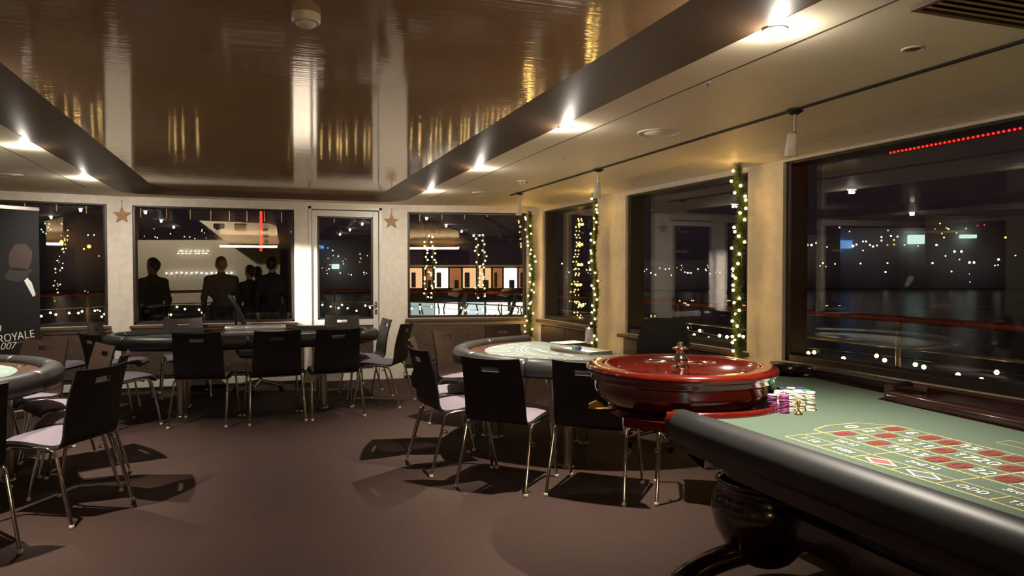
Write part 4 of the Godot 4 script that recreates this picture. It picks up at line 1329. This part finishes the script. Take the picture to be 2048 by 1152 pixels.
func small_things() -> void:
	for a in [[-1.50, "wooden star hanging on the white post left of the big far window"], [1.665, "wooden star hanging beside the glazed door"]]:
		var s := thing("wooden_star", a[1], "star", Vector3(a[0], 2.08, -9.535), 0.0, "wooden stars on the posts")
		part("star", star_mesh(0.105, 0.018), M.star_wood, s)
		part("string", MB.new().tube([Vector3(0, 0.10, 0.004), Vector3(0, 0.165, 0.0)], 0.0015, 5), M.frame_dark, s)
		part("pin", MB.new().ball(Vector3(0, 0.165, 0.0), 0.005, 5, 6), M.frame_dark, s)
	# roll-up banner: a generic seated figure in a dark suit, title at the foot
	var t := thing("roll_up_banner", "black roll-up banner with a suited figure and white title lettering", "banner", Vector3(-2.365, 0, -8.065), atan2(-(-0.67), 0.74))
	t.rotation.y = -atan2(-0.67, 0.74) + 0.0
	part("cloth", MB.new().box(Vector3(0, 1.05, 0), Vector3(0.85, 1.94, 0.006)), M.banner_black, t)
	part("top_bar", MB.new().rbox(Vector3(0, 2.035, 0), Vector3(0.86, 0.04, 0.02), 0.004), M.steel, t)
	part("base_case", MB.new().rbox(Vector3(0, 0.04, 0), Vector3(0.88, 0.08, 0.13), 0.01), M.steel, t)
	var fig := MB.new()
	var P := func(x, y): return Vector3(x, y, 0.004)
	var z := Vector3(0, 0, 1)
	fig.plate([P.call(0.14, 1.50), P.call(0.17, 1.43), P.call(0.31, 1.43), P.call(0.35, 1.52), P.call(0.36, 1.62), P.call(0.30, 1.69), P.call(0.20, 1.68), P.call(0.15, 1.60)], z, 0.002)
	part("printed_head", fig, mat("print_skin", Color(0.22, 0.17, 0.16), 0.9), t)
	part("printed_collar", MB.new().plate([P.call(0.10, 1.36), P.call(0.20, 1.30), P.call(0.30, 1.36), P.call(0.36, 1.44), P.call(0.16, 1.46)], z, 0.0018), M.banner_grey, t)
	part("printed_shirt", MB.new().plate([P.call(0.28, 1.33), P.call(0.36, 1.17), P.call(0.385, 1.19), P.call(0.35, 1.31), P.call(0.31, 1.36)], z, 0.0021), M.shirt_white, t)
	part("printed_sleeve", MB.new().plate([P.call(-0.42, 0.7), P.call(0.40, 0.7), P.call(0.42, 0.95), P.call(0.36, 1.15), P.call(0.26, 1.31), P.call(0.0, 1.36), P.call(-0.42, 1.30)], z, 0.0012), mat("print_suit", Color(0.03, 0.027, 0.033), 0.9), t)
	part("printed_hand", MB.new().plate([P.call(-0.05, 0.86), P.call(0.05, 0.70), P.call(0.10, 0.72), P.call(0.09, 0.80), P.call(0.02, 0.90)], z, 0.002), M.get("print_skin"), t)
	words("CASINO", 0.098, M.print_white, t, "lettering", Vector3(-0.10, 0.88, 0.005), Basis(), 0.002)
	words("ROYALE", 0.098, M.print_white, t, "lettering", Vector3(0.20, 0.79, 0.005), Basis(Vector3.BACK, 0.10), 0.002)
	words("007", 0.085, M.print_white, t, "lettering", Vector3(0.13, 0.705, 0.005), Basis(Vector3(1, 0, 0), Vector3(0.25, 1, 0), Vector3(0, 0, 1)), 0.002)
	part("logo_barrel", MB.new().plate([P.call(0.20, 0.72), P.call(0.215, 0.72), P.call(0.22, 0.73), P.call(0.27, 0.73), P.call(0.27, 0.742), P.call(0.195, 0.742)], z, 0.002), M.print_white, t)
	# bag on the floor by the panelling
	var bg := thing("black_bag", "black holdall with a red tag on the floor under the cabin-view window", "bag", Vector3(2.05, 0, -8.75), 0.4)
	var bb := func(u, v):
		var a: float = v * PI
		return Vector3(u * 0.26 * (0.9 + 0.1 * sin(a)), 0.006 + 0.27 * pow(maxf(sin(a), 0.0), 0.7) * (1.0 - 0.12 * u * u), -0.15 * cos(a))
	var us := []
	var vs := []
	for i in 9:
		us.append(-1.0 + 0.25 * i)
	for i in 15:
		vs.append(i / 14.0)
	part("body", MB.new().sheet(bb, us, vs, 0.012), M.bag_black, bg)
	for s in [-1.0, 1.0]:
		var ep := []
		for i in 15:
			ep.append(bb.call(s, i / 14.0))
		var em := MB.new()
		em.fan(ep, s > 0)
		part("end_panel", em, M.bag_black, bg)
	part("handle", MB.new().tube([Vector3(-0.1, 0.27, 0.03), Vector3(-0.08, 0.33, 0.05), Vector3(0.0, 0.345, 0.06), Vector3(0.08, 0.33, 0.05), Vector3(0.1, 0.27, 0.03)], 0.010, 8), M.bag_black, bg)
	part("tag", MB.new().rbox(Vector3(-0.275, 0.12, 0.06), Vector3(0.02, 0.12, 0.06), 0.005), M.bag_red, bg)

# ------------------------------------------------------------------ outside: deck, rail, ships, far shore
func at_px(px: float, py: float, depth: float) -> Vector3:
	# the point a pixel of the photograph shows, at a given depth
	var v := Vector3((px - 1024.0) / 1450.0, -(py - 576.0) / 1450.0, -1.0) * depth
	return Vector3(0, 1.42, 0) + Basis.from_euler(Vector3(-atan(33.0 / 1450.0), -deg_to_rad(19.3), 0)) * v

func rail_line(y: float, k := 0.0) -> Array:
	# round the bow: starboard side, bow, port side
	var out := []
	var pts := [Vector2(5.05, 3.6), Vector2(5.0, 0.0), Vector2(4.95, -4.0), Vector2(4.9, -8.0), Vector2(4.7, -10.5), Vector2(4.1, -12.8), Vector2(2.9, -14.6), Vector2(1.4, -15.4), Vector2(0.13, -15.6)]
	var all := pts.duplicate()
	for i in range(pts.size() - 2, -1, -1):
		all.append(Vector2(0.26 - pts[i].x, pts[i].y))
	var n := 120
	for i in n + 1:
		var p := catmull(all, float(i) / n)
		out.append(Vector3(p.x, y + k * sin(i * 0.9), p.y))
	return out

func outdoors() -> void:
	var deck := PackedVector2Array([Vector2(-4.9, 4.2), Vector2(-4.9, -9.0), Vector2(-4.2, -12.6), Vector2(-2.6, -15.0), Vector2(0.13, -15.9), Vector2(2.86, -15.0), Vector2(4.4, -12.6), Vector2(5.15, -9.0), Vector2(5.15, 4.2)])
	struct("ground_deck", MB.new().prism(deck, -0.35, -0.125), M.deck_grey)
	struct("water", MB.new().box(Vector3(30, -1.8, -60), Vector3(420, 0.1, 420)), M.water)
	# overhanging deck above
	var oh := PackedVector2Array([Vector2(-4.75, 3.8), Vector2(-4.6, -9.4), Vector2(-3.6, -10.6), Vector2(0.13, -11.0), Vector2(3.86, -10.6), Vector2(4.86, -9.4), Vector2(5.0, 3.8)])
	struct("roof_overhang", MB.new().prism(oh, 2.62, 2.75), M.deck_grey)
	# railing
	var r := thing("deck_railing", "ship's railing with red handrail and grey middle rail outside the windows", "railing")
	part("handrail", MB.new().tube(rail_line(1.03), 0.028, 8), M.rail_red, r)
	part("middle_rail", MB.new().tube(rail_line(0.80), 0.014, 6), M.rail_grey, r)
	part("lower_rail", MB.new().tube(rail_line(0.42), 0.014, 6), M.rail_grey, r)
	var ln := rail_line(0.0)
	for i in range(4, 118, 6):
		part("post", MB.new().tube([ln[i] + Vector3(0, -0.13, 0), ln[i] + Vector3(0, 1.02, 0)], 0.022, 8), M.rail_grey, r)
	# fairy lights along the middle rail
	var f := thing("rail_fairy_lights", "warm fairy light chain running along the ship's railing outside", "fairy lights")
	part("cable", MB.new().tube(rail_line(0.70, 0.02), 0.004, 5), M.cable_green, f)
	var bulb := MB.new().ball(Vector3.ZERO, 0.017, 5, 8).mesh()
	var path := rail_line(0.68)
	var total := 0.0
	for i in 120:
		total += path[i].distance_to(path[i + 1])
	var seg := 0
	var gone := 0.0
	for i in 290:
		var want := (i + rng.randf()) / 290.0 * total
		while seg < 119 and gone + path[seg].distance_to(path[seg + 1]) < want:
			gone += path[seg].distance_to(path[seg + 1])
			seg += 1
		var p: Vector3 = path[seg].lerp(path[seg + 1], clampf((want - gone) / path[seg].distance_to(path[seg + 1]), 0.0, 1.0))
		part("bulb", bulb, M.bulb_rail, f).position = p + Vector3(rng.randf_range(-0.03, 0.03), rng.randf_range(-0.09, 0.06), rng.randf_range(-0.03, 0.03))
	# short glowing rods hung under the deck edge at the bow
	var ic := thing("icicle_lights", "row of dim hanging light rods under the deck edge outside", "fairy lights")
	var rod := MB.new().tube([Vector3(0, 0, 0), Vector3(0, -0.26, 0)], 0.008, 6).mesh()
	for i in range(22, 100, 2):
		part("rod", rod, M.icicle_glow, ic).position = Vector3(ln[i].x * 0.93, 2.62, ln[i].z * 0.93)
	# red light strip under the side overhang
	var ls := thing("red_light_strip", "string of red lamps under the roof edge outside the biggest window", "light strip")
	part("profile", MB.new().box(Vector3(4.62, 2.335, -2.7), Vector3(0.02, 0.02, 3.3)), M.hull_dark, ls)
	part("hanger", MB.new().box(Vector3(4.62, 2.48, -4.2), Vector3(0.02, 0.28, 0.02)).box(Vector3(4.62, 2.48, -1.3), Vector3(0.02, 0.28, 0.02)), M.hull_dark, ls)
	var led := MB.new().ball(Vector3.ZERO, 0.008, 4, 6).mesh()
	for i in 90:
		part("lamp", led, M.led_red, ls).position = Vector3(4.606, 2.335, -4.33 + 0.036 * i)
	white_ship()
	cabin_ship()
	people()
	city()

func white_ship() -> void:
	# a floodlit white vessel lying off the bow, seen through the big far window
	var t := thing("white_ship", "floodlit white ship with a raked wheelhouse beyond the big far window", "ship")
	var n := Vector3(0, 0, 1)
	var q := func(px, py, d): return at_px(px, py, d)
	var D := 26.0
	var deckhouse := [q.call(262, 612, D), q.call(560, 612, D), q.call(560, 480, D), q.call(262, 480, D)]
	part("deckhouse", MB.new().plate(deckhouse, n, 3.0), M.hull_white, t)
	var wh := [q.call(456, 486, D - 1), q.call(558, 488, D - 1), q.call(553, 452, D - 1), q.call(538, 447, D - 1), q.call(398, 441, D - 1)]
	var wp := part("wheelhouse", MB.new().plate(wh, n, 3.0), M.hull_white, t)
	for e in [[440, 452, 12, 5], [484, 454, 14, 7], [531, 460, 5, 3], [532, 472, 5, 3], [532, 482, 4, 3]]:
		var c: Vector3 = q.call(e[0], e[1], D - 1.02)
		part("porthole", MB.new().rbox(c, Vector3(e[2] * 0.0345, e[3] * 0.0345, 0.06), 0.01), M.hull_dark, wp)
	var h := [q.call(255, 721, D - 0.5), q.call(575, 721, D - 0.5), q.call(575, 611, D - 0.5), q.call(255, 611, D - 0.5)]
	part("hull", MB.new().plate(h, n, 4.0), M.hull_dark, t)
	part("red_mast_light", MB.new().tube([q.call(522, 420, D - 2), q.call(522, 502, D - 2)], 0.035, 8), M.led_red, t)
	part("mast", MB.new().tube([q.call(522, 505, D - 1.9), q.call(522, 400, D - 1.9)], 0.05, 8), M.hull_dark, t)
	for i in 16:
		part("window_light", MB.new().box(q.call(358 + 8 * (i % 8) + rng.randf_range(-2, 2), 502 + 5 * (i / 8), D - 0.06), Vector3(0.06, 0.035, 0.05)), M.cabin_white, t)
	for i in 14:
		part("deck_lamp", MB.new().ball(q.call(333 + 10 * i, 546 + rng.randf_range(-1, 1), D - 0.1), 0.035, 4, 6), M.city_white, t)
	var fl := thing("floodlight", "floodlight on a short mast lighting the white ship", "lamp", q.call(250, 640, 22.0))
	var top := Vector3(0, 4.6, 0)
	part("mast", MB.new().tube([Vector3(0, -1.5, 0), top], 0.05, 8), M.hull_dark, fl)
	part("lamp_head", MB.new().rbox(top, Vector3(0.4, 0.25, 0.15), 0.02), M.hull_dark, fl)
	part("lamp_glass", MB.new().box(top + Vector3(0.05, 0, -0.09), Vector3(0.34, 0.2, 0.02)), M.city_white, fl)
	var l := SpotLight3D.new()
	l.name = "beam"
	fl.add_child(l)
	l.position = top + Vector3(0.05, 0, -0.15)
	l.look_at_from_position(fl.position + l.position, q.call(440, 530, D))
	l.spot_angle = 60
	l.spot_angle_attenuation = 0.7
	l.light_size = 0.15
	l.light_energy = 9.0
	l.light_color = Color(1.0, 0.94, 0.82)
	l.spot_range = 60
	l.spot_attenuation = 2.0
	l.shadow_enabled = true

func cabin_ship() -> void:
	# a lit restaurant boat moored alongside, seen through the window beside the corner
	var t := thing("restaurant_boat", "moored boat with a row of warm lit cabin windows beyond the corner window", "ship")
	var D := 20.0
	var q := func(px, py, d): return at_px(px, py, d)
	var n := Basis(Vector3.UP, -deg_to_rad(19.3)) * Vector3(0, 0, 1)
	part("upper_house", MB.new().plate([q.call(790, 592, D), q.call(1085, 592, D), q.call(1085, 532, D), q.call(790, 532, D)], n, 3.0), M.hull_dark, t)
	part("roof", MB.new().plate([q.call(770, 533, D - 0.6), q.call(1095, 533, D - 0.6), q.call(1095, 530, D - 0.6), q.call(770, 530, D - 0.6)], n, 4.0), M.hull_white, t)
	var bas := Basis(Vector3.UP, -deg_to_rad(19.3))
	var s := D / 1450.0
	var x := 820.0
	var i := 0
	while x < 1070:
		var w: float = [24, 18, 26, 22, 28][i % 5]
		var win := part("cabin_window", MB.new().rbox(q.call(x + w / 2, 556, D - 0.02), Vector3(w * s, 40 * s, 0.06), 0.01, bas), [M.cabin_warm, M.cabin_amber, M.cabin_white, M.cabin_amber, M.cabin_warm][i % 5], t)
		if i % 2 == 0:
			part("curtain", MB.new().rbox(q.call(x + w * 0.3, 560, D - 0.07), Vector3(w * 0.35 * s, 30 * s, 0.04), 0.01, bas), M.rim_wood, win)
		else:
			part("window_screen", MB.new().rbox(q.call(x + w * 0.6, 568, D - 0.07), Vector3(w * 0.4 * s, 16 * s, 0.04), 0.01, bas), M.frame_dark, win)
		x += w + 4
		i += 1
	part("lower_hull", MB.new().plate([q.call(790, 773, D - 0.3), q.call(1085, 773, D - 0.3), q.call(1085, 590, D - 0.3), q.call(790, 590, D - 0.3)], n, 4.0), M.hull_dark, t)
	for e in [[822, 868, "cabin_dim"], [871, 915, "cabin_white"], [922, 968, "cabin_dim2"], [973, 1015, "cabin_white"], [1022, 1064, "cabin_white"]]:
		if not M.has(e[2]):
			glow(e[2], Color(0.75, 0.85, 0.85), 0.45 if e[2] == "cabin_dim" else 0.9)
		var win := part("saloon_window", MB.new().rbox(q.call((e[0] + e[1]) / 2.0, 618, D - 0.33), Vector3((e[1] - e[0]) * s, 26 * s, 0.06), 0.01, bas), M[e[2]], t)
		for k in 2:
			var a: float = e[0] + rng.randf_range(4, 34)
			part("branch", MB.new().tube([q.call(a, 629, D - 0.4), q.call(a + rng.randf_range(-5, 5), 618, D - 0.4), q.call(a + rng.randf_range(-8, 8), 607, D - 0.4)], 0.02, 5), M.frame_dark, win)
	for e in [[918, 631, 932, 588], [1020, 631, 1034, 588]]:
		part("stay", MB.new().tube([q.call(e[0], e[1], D - 0.6), q.call(e[2], e[3], D - 0.6)], 0.05, 6), M.rail_grey, t)
	part("rail", MB.new().tube([q.call(800, 586, D - 0.7), q.call(1085, 586, D - 0.7)], 0.03, 6), M.rail_red, t)
	for e in [870, 970]:
		part("dinghy", MB.new().tube([q.call(e + 26, 588, D - 0.8), q.call(e + 40, 586, D - 0.8), q.call(e + 54, 577, D - 0.8)], [0.03, 0.12, 0.03], 8), M.hull_white, t)
	# two light garlands wound on stakes at the boat's side
	for e in [852, 866, 954, 968]:
		var g := thing("lit_stake", "stake wound with warm lights on the moored boat, %s" % {852: "first of the outer pair", 866: "second of the outer pair", 954: "first of the inner pair", 968: "second of the inner pair"}[e], "fairy lights", q.call(e, 596, D - 1.2), 0.0, "lit stakes on the moored boat")
		var top: Vector3 = q.call(e, 470, D - 1.2) - g.position
		part("stake", MB.new().tube([Vector3.ZERO, top], 0.03, 6), M.cable_green, g)
		var bl := MB.new().ball(Vector3.ZERO, 0.019, 4, 6).mesh()
		for k in 16:
			part("bulb", bl, M.bulb_rail, g).position = top * ((k + rng.randf()) / 16.0) + Vector3(rng.randf_range(-0.07, 0.07), 0, 0.05)

func people() -> void:
	# guests standing on the foredeck, dark against the floodlit ship
	var spec := [
		[443, 12.2, 1.80, 1.0, "person in a dark suit with back turned, arms hanging, on the foredeck", 0.1],
		[500, 12.6, 1.66, 0.82, "person in dark clothes, middle of the group at the big far window", 0.5],
		[516, 13.2, 1.64, 0.8, "person in dark clothes, half hidden in the group outside", -0.4],
		[545, 12.4, 1.80, 0.95, "person in a dark suit at the right of the group outside", -0.2],
		[306, 9.0 + 2.2, 1.76, 1.1, "broad person in dark clothes alone at the left of the far window", 0.9],
	]
	for s in spec:
		var p := at_px(s[0], 600, s[1])
		var t := thing("person", s[4], "person", Vector3(p.x, -0.125, p.z), s[5], "guests on the foredeck")
		var k: float = s[2] / 1.8
		var b := body(s[3])
		var o := part("body", b[0], M.suit_black, t)
		o.scale = Vector3(k, k, k)
		var h := part("head", b[1], M.skin, t)
		h.scale = o.scale
		var hr := part("hair", b[2], M.hair_dark, t)
		hr.scale = o.scale
		var hn := part("hands", b[3], M.skin, t)
		hn.scale = o.scale

var body_cache := {}
func body(w: float) -> Array:
	if body_cache.has(w):
		return body_cache[w]
	# joints with radii for a 1.8 m figure standing with arms hanging, facing -z
	var bones := [
		[Vector3(0, 0.98, 0), 0.135 * w, Vector3(0, 1.20, 0), 0.14 * w], [Vector3(0, 1.20, 0), 0.14 * w, Vector3(0, 1.40, 0), 0.12 * w],
		[Vector3(-0.10 * w, 1.20, 0), 0.11 * w, Vector3(-0.13 * w, 1.38, 0), 0.09], [Vector3(0.10 * w, 1.20, 0), 0.11 * w, Vector3(0.13 * w, 1.38, 0), 0.09],
		[Vector3(-0.08, 1.43, 0), 0.07, Vector3(-0.20 * w, 1.41, 0), 0.07], [Vector3(0.08, 1.43, 0), 0.07, Vector3(0.20 * w, 1.41, 0), 0.07],
		[Vector3(0, 1.42, 0), 0.075, Vector3(0, 1.53, 0), 0.058],
		[Vector3(-0.21 * w, 1.40, 0), 0.062, Vector3(-0.27 * w, 1.12, 0.02), 0.05], [Vector3(-0.27 * w, 1.12, 0.02), 0.05, Vector3(-0.27 * w, 0.87, -0.05), 0.04],
		[Vector3(0.21 * w, 1.40, 0), 0.062, Vector3(0.27 * w, 1.12, 0.02), 0.05], [Vector3(0.27 * w, 1.12, 0.02), 0.05, Vector3(0.27 * w, 0.87, -0.05), 0.04],
		[Vector3(-0.09, 0.94, 0), 0.10 * w, Vector3(-0.10, 0.50, 0), 0.065], [Vector3(-0.10, 0.50, 0), 0.065, Vector3(-0.11, 0.08, 0.02), 0.048],
		[Vector3(0.09, 0.94, 0), 0.10 * w, Vector3(0.10, 0.50, 0), 0.065], [Vector3(0.10, 0.50, 0), 0.065, Vector3(0.11, 0.08, 0.02), 0.048],
		[Vector3(-0.11, 0.045, 0.03), 0.045, Vector3(-0.12, 0.04, -0.15), 0.038], [Vector3(0.11, 0.045, 0.03), 0.045, Vector3(0.12, 0.04, -0.15), 0.038],
	]
	var out := [nets(bones, 0.02, 0.03)]
	var hd := [
		[Vector3(0, 1.64, 0.01), 0.088, Vector3(0, 1.70, 0.015), 0.092], [Vector3(0, 1.60, -0.03), 0.062, Vector3(0, 1.575, -0.055), 0.038],
		[Vector3(0, 1.655, -0.085), 0.012, Vector3(0, 1.625, -0.105), 0.014], [Vector3(-0.085, 1.66, 0.015), 0.012, Vector3(-0.087, 1.63, 0.01), 0.012],
		[Vector3(0.085, 1.66, 0.015), 0.012, Vector3(0.087, 1.63, 0.01), 0.012], [Vector3(0, 1.54, 0.01), 0.05, Vector3(0, 1.60, 0.01), 0.055],
	]
	out.append(nets(hd, 0.009, 0.015))
	out.append(nets([[Vector3(0, 1.685, 0.035), 0.092, Vector3(0, 1.72, 0.01), 0.085], [Vector3(0, 1.64, 0.06), 0.06, Vector3(0, 1.68, 0.05), 0.08]], 0.012, 0.02))
	var hands := []
	for s in [-1.0, 1.0]:
		var c := Vector3(s * 0.27 * w, 0.80, -0.055)
		hands.append([c + Vector3(0, 0.06, 0.005), 0.026, c + Vector3(0, 0.0, -0.01), 0.032])
		for i in 4:
			var z := -0.035 + 0.02 * i
			var l: float = [0.065, 0.078, 0.074, 0.058][i]
			hands.append([c + Vector3(0, -0.015, z), 0.0095, c + Vector3(-s * 0.008, -0.02 - l * 0.55, z - 0.004), 0.009])
			hands.append([c + Vector3(-s * 0.008, -0.02 - l * 0.55, z - 0.004), 0.009, c + Vector3(-s * 0.022, -0.02 - l, z - 0.004), 0.0075])
		hands.append([c + Vector3(-s * 0.005, 0.03, -0.03), 0.012, c + Vector3(-s * 0.015, -0.01, -0.062), 0.010])
		hands.append([c + Vector3(-s * 0.015, -0.01, -0.062), 0.010, c + Vector3(-s * 0.02, -0.04, -0.066), 0.008])
	out.append(nets(hands, 0.006, 0.004))
	body_cache[w] = out
	return out

func nets(bones: Array, cell: float, blend: float) -> ArrayMesh:
	# smooth union of tapered capsules, meshed as surface nets on the cells near the bones
	var field := {}
	for b in bones:
		var a: Vector3 = b[0]
		var e: Vector3 = b[2]
		var r: float = maxf(b[1], b[3]) + blend + cell * 2.0
		var lo := Vector3i((a.min(e) - Vector3.ONE * r) / cell) - Vector3i.ONE
		var hi := Vector3i((a.max(e) + Vector3.ONE * r) / cell) + Vector3i.ONE
		var d := e - a
		var dd := maxf(d.length_squared(), 1e-9)
		for x in range(lo.x, hi.x + 1):
			for y in range(lo.y, hi.y + 1):
				for z in range(lo.z, hi.z + 1):
					var p := Vector3(x, y, z) * cell
					var t := clampf((p - a).dot(d) / dd, 0.0, 1.0)
					var v := p.distance_to(a + d * t) - lerpf(b[1], b[3], t)
					var key := Vector3i(x, y, z)
					if field.has(key):
						var o: float = field[key]
						var h := clampf(0.5 + 0.5 * (o - v) / blend, 0.0, 1.0)
						field[key] = lerpf(o, v, h) - blend * h * (1.0 - h)
					elif v < r:
						field[key] = v
	var cor := [Vector3i(0, 0, 0), Vector3i(1, 0, 0), Vector3i(0, 1, 0), Vector3i(1, 1, 0), Vector3i(0, 0, 1), Vector3i(1, 0, 1), Vector3i(0, 1, 1), Vector3i(1, 1, 1)]
	var edges := [[0, 1], [2, 3], [4, 5], [6, 7], [0, 2], [1, 3], [4, 6], [5, 7], [0, 4], [1, 5], [2, 6], [3, 7]]
	var vert := {}
	for key in field:
		if absf(field[key]) > cell * 2.0:
			continue
		var vs := []
		var neg := 0
		for c in cor:
			var f: float = field.get(key + c, 1.0)
			vs.append(f)
			if f < 0.0:
				neg += 1
		if neg == 0 or neg == 8:
			continue
		var s := Vector3.ZERO
		var n := 0
		for e in edges:
			var f0: float = vs[e[0]]
			var f1: float = vs[e[1]]
			if (f0 < 0.0) != (f1 < 0.0):
				s += (Vector3(key + cor[e[0]])).lerp(Vector3(key + cor[e[1]]), f0 / (f0 - f1))
				n += 1
		vert[key] = s / n * cell
	var mb := MB.new()
	mb.smooth(1)
	var ax := [Vector3i(1, 0, 0), Vector3i(0, 1, 0), Vector3i(0, 0, 1)]
	for key in vert:
		for k in 3:
			var f0: float = field.get(key, 1.0)
			var f1: float = field.get(key + ax[k], 1.0)
			if (f0 < 0.0) == (f1 < 0.0):
				continue
			var u: Vector3i = ax[(k + 1) % 3]
			var v: Vector3i = ax[(k + 2) % 3]
			if not (vert.has(key - u) and vert.has(key - v) and vert.has(key - u - v)):
				continue
			if f0 < 0.0:
				mb.quad(vert[key - u - v], vert[key - v], vert[key], vert[key - u])
			else:
				mb.quad(vert[key - u], vert[key], vert[key - v], vert[key - u - v])
	return mb.mesh()

func city() -> void:
	# far shore: dark blocks with lamps, lit signs and windows on them
	var blocks := [
		[1500, 1680, 470, 130.0, "low dark block across the water behind the thick lamp cluster"],
		[1680, 1850, 456, 132.0, "dark quay building with a blue screen across the water"],
		[1850, 2090, 432, 134.0, "tall dark building across the water at the window's far end"],
		[1060, 1250, 540, 120.0, "dark shore block behind the corner window"],
		[1250, 1500, 520, 124.0, "dark shore block behind the middle side window"],
		[600, 780, 480, 110.0, "dark building seen through the glazed door"],
		[60, 240, 430, 118.0, "dark tower seen through the far left window"],
		[262, 600, 470, 140.0, "dark skyline behind the floodlit ship"],
	]
	var nodes := []
	for b in blocks:
		var t := thing("shore_building", b[4], "building")
		var a := at_px(b[0], 543, b[3])
		var c := at_px(b[1], 543, b[3])
		var top := at_px((b[0] + b[1]) / 2.0, b[2], b[3]).y
		var n := (Vector3(0, 1.42, 0) - (a + c) / 2).normalized()
		n.y = 0
		part("block", MB.new().plate([Vector3(a.x, -1.7, a.z), Vector3(c.x, -1.7, c.z), Vector3(c.x, top, c.z), Vector3(a.x, top, a.z)], n.normalized(), 4.0), M.night_block, t)
		nodes.append(t)
	var ball := MB.new().ball(Vector3.ZERO, 1.0, 5, 8).mesh()
	var lamp := func(px, py, s, m):
		for i in blocks.size():
			var b = blocks[i]
			if px >= b[0] and px < b[1]:
				var d: float = b[3] - 3.0
				if py > 556.0:
					d = minf(d, 1.9 * 1450.0 / (py - 543.0))
				var o := part("lamp", ball, M[m], nodes[i])
				o.position = at_px(px, py, d)
				o.scale = Vector3.ONE * (0.75 * s * d / 1450.0)
				return
	for e in [[1593, 487, 1.6], [1600, 482, 1.6], [1604, 490, 2.4], [1614, 490, 3.6], [1623, 490, 3.0], [1632, 486, 1.8], [1654, 494, 1.6], [1679, 455, 1.6], [1699, 463, 1.4], [1706, 492, 3.2], [1713, 489, 2.4], [1726, 483, 2.0], [1732, 483, 2.4], [1740, 490, 2.4], [1746, 493, 2.6], [1754, 491, 2.0], [1763, 474, 2.4], [1763, 481, 2.2], [1782, 472, 2.4], [1795, 473, 2.2], [1776, 461, 1.6], [1726, 501, 1.6], [1670, 528, 1.8], [1721, 527, 2.0], [1775, 526, 2.0], [1771, 544, 2.4], [1646, 526, 2.2], [1597, 529, 1.8], [1865, 526, 2.6], [1873, 490, 2.8], [1909, 503, 3.0], [1923, 503, 3.0], [1891, 512, 1.8], [1919, 519, 1.6], [1939, 525, 3.0], [1948, 525, 3.0], [1903, 543, 2.0], [1997, 519, 3.0], [1996, 530, 1.6], [1990, 531, 1.6], [1939, 548, 1.0], [1940, 564, 1.2], [2031, 511, 1.6]]:
		lamp.call(e[0], e[1], e[2], "city_white")
	for e in [[1880, 447, 2.0], [1893, 456, 1.8], [1897, 458, 2.4], [1884, 467, 1.8], [1888, 475, 2.2], [1870, 458, 1.4], [1913, 466, 1.6], [1932, 457, 1.8], [2011, 475, 2.8], [1788, 480, 2.2], [1775, 490, 1.8], [1788, 489, 2.0], [1809, 490, 2.0], [1836, 492, 1.8], [1652, 533, 1.6], [1640, 532, 1.8]]:
		lamp.call(e[0], e[1], e[2], "city_warm")
	for e in [[1955, 451, 1.6], [1969, 450, 1.8]]:
		lamp.call(e[0], e[1], e[2], "city_red")
	for e in [[96, 455], [101, 459], [92, 467], [98, 448], [86, 464], [83, 459], [90, 447]]:
		lamp.call(e[0], e[1], 2.2, "city_sign")
	for e in [[123, 484, 5.0], [178, 493, 5.0], [168, 498, 2.4]]:
		lamp.call(e[0], e[1], e[2], "city_warm")
	for e in [[176, 470, 1.8], [188, 470, 1.8], [198, 512, 1.4], [176, 585, 1.6], [170, 582, 1.2], [195, 620, 1.8], [200, 622, 2.0]]:
		lamp.call(e[0], e[1], e[2], "city_white")
	# warm lights climbing a tree or tower left of the banner's edge
	for i in 34:
		var y := rng.randf_range(440, 605)
		lamp.call(121 + 7 * sin(y * 0.03) + rng.randf_range(-8, 8), y, rng.randf_range(1.0, 2.2), "city_white" if i % 3 else "city_warm")
	for i in 60:
		lamp.call(rng.randf_range(1088, 1490), 541 + rng.randfn(0, 6), rng.randf_range(0.8, 2.2), "city_white" if i % 3 else "city_warm")
	for i in 26:
		lamp.call(rng.randf_range(634, 752), rng.randf_range(486, 560), rng.randf_range(0.8, 1.8), "city_white" if i % 2 else "city_warm")
	for i in 24:
		lamp.call(rng.randf_range(280, 586), rng.randf_range(455, 478), rng.randf_range(0.8, 1.6), "city_white")
	var sign := func(px, py, w, h, m):
		for i in blocks.size():
			var b = blocks[i]
			if px >= b[0] and px < b[1]:
				var d: float = b[3] - 1.5
				var s := d / 1450.0
				var g := part("lit_sign", MB.new().rbox(Vector3.ZERO, Vector3(w * s, h * s, 1.2), 0.05), M[m], nodes[i])
				g.position = at_px(px, py, d)
				g.rotation.y = -deg_to_rad(19.3)
				return
	sign.call(1832, 479, 28, 18, "city_sign")
	sign.call(1936, 473, 28, 7, "city_sign")
	sign.call(1690, 489, 24, 16, "city_blue")
	sign.call(671, 533, 12, 10, "city_sign")
	sign.call(640, 494, 12, 6, "city_blue")
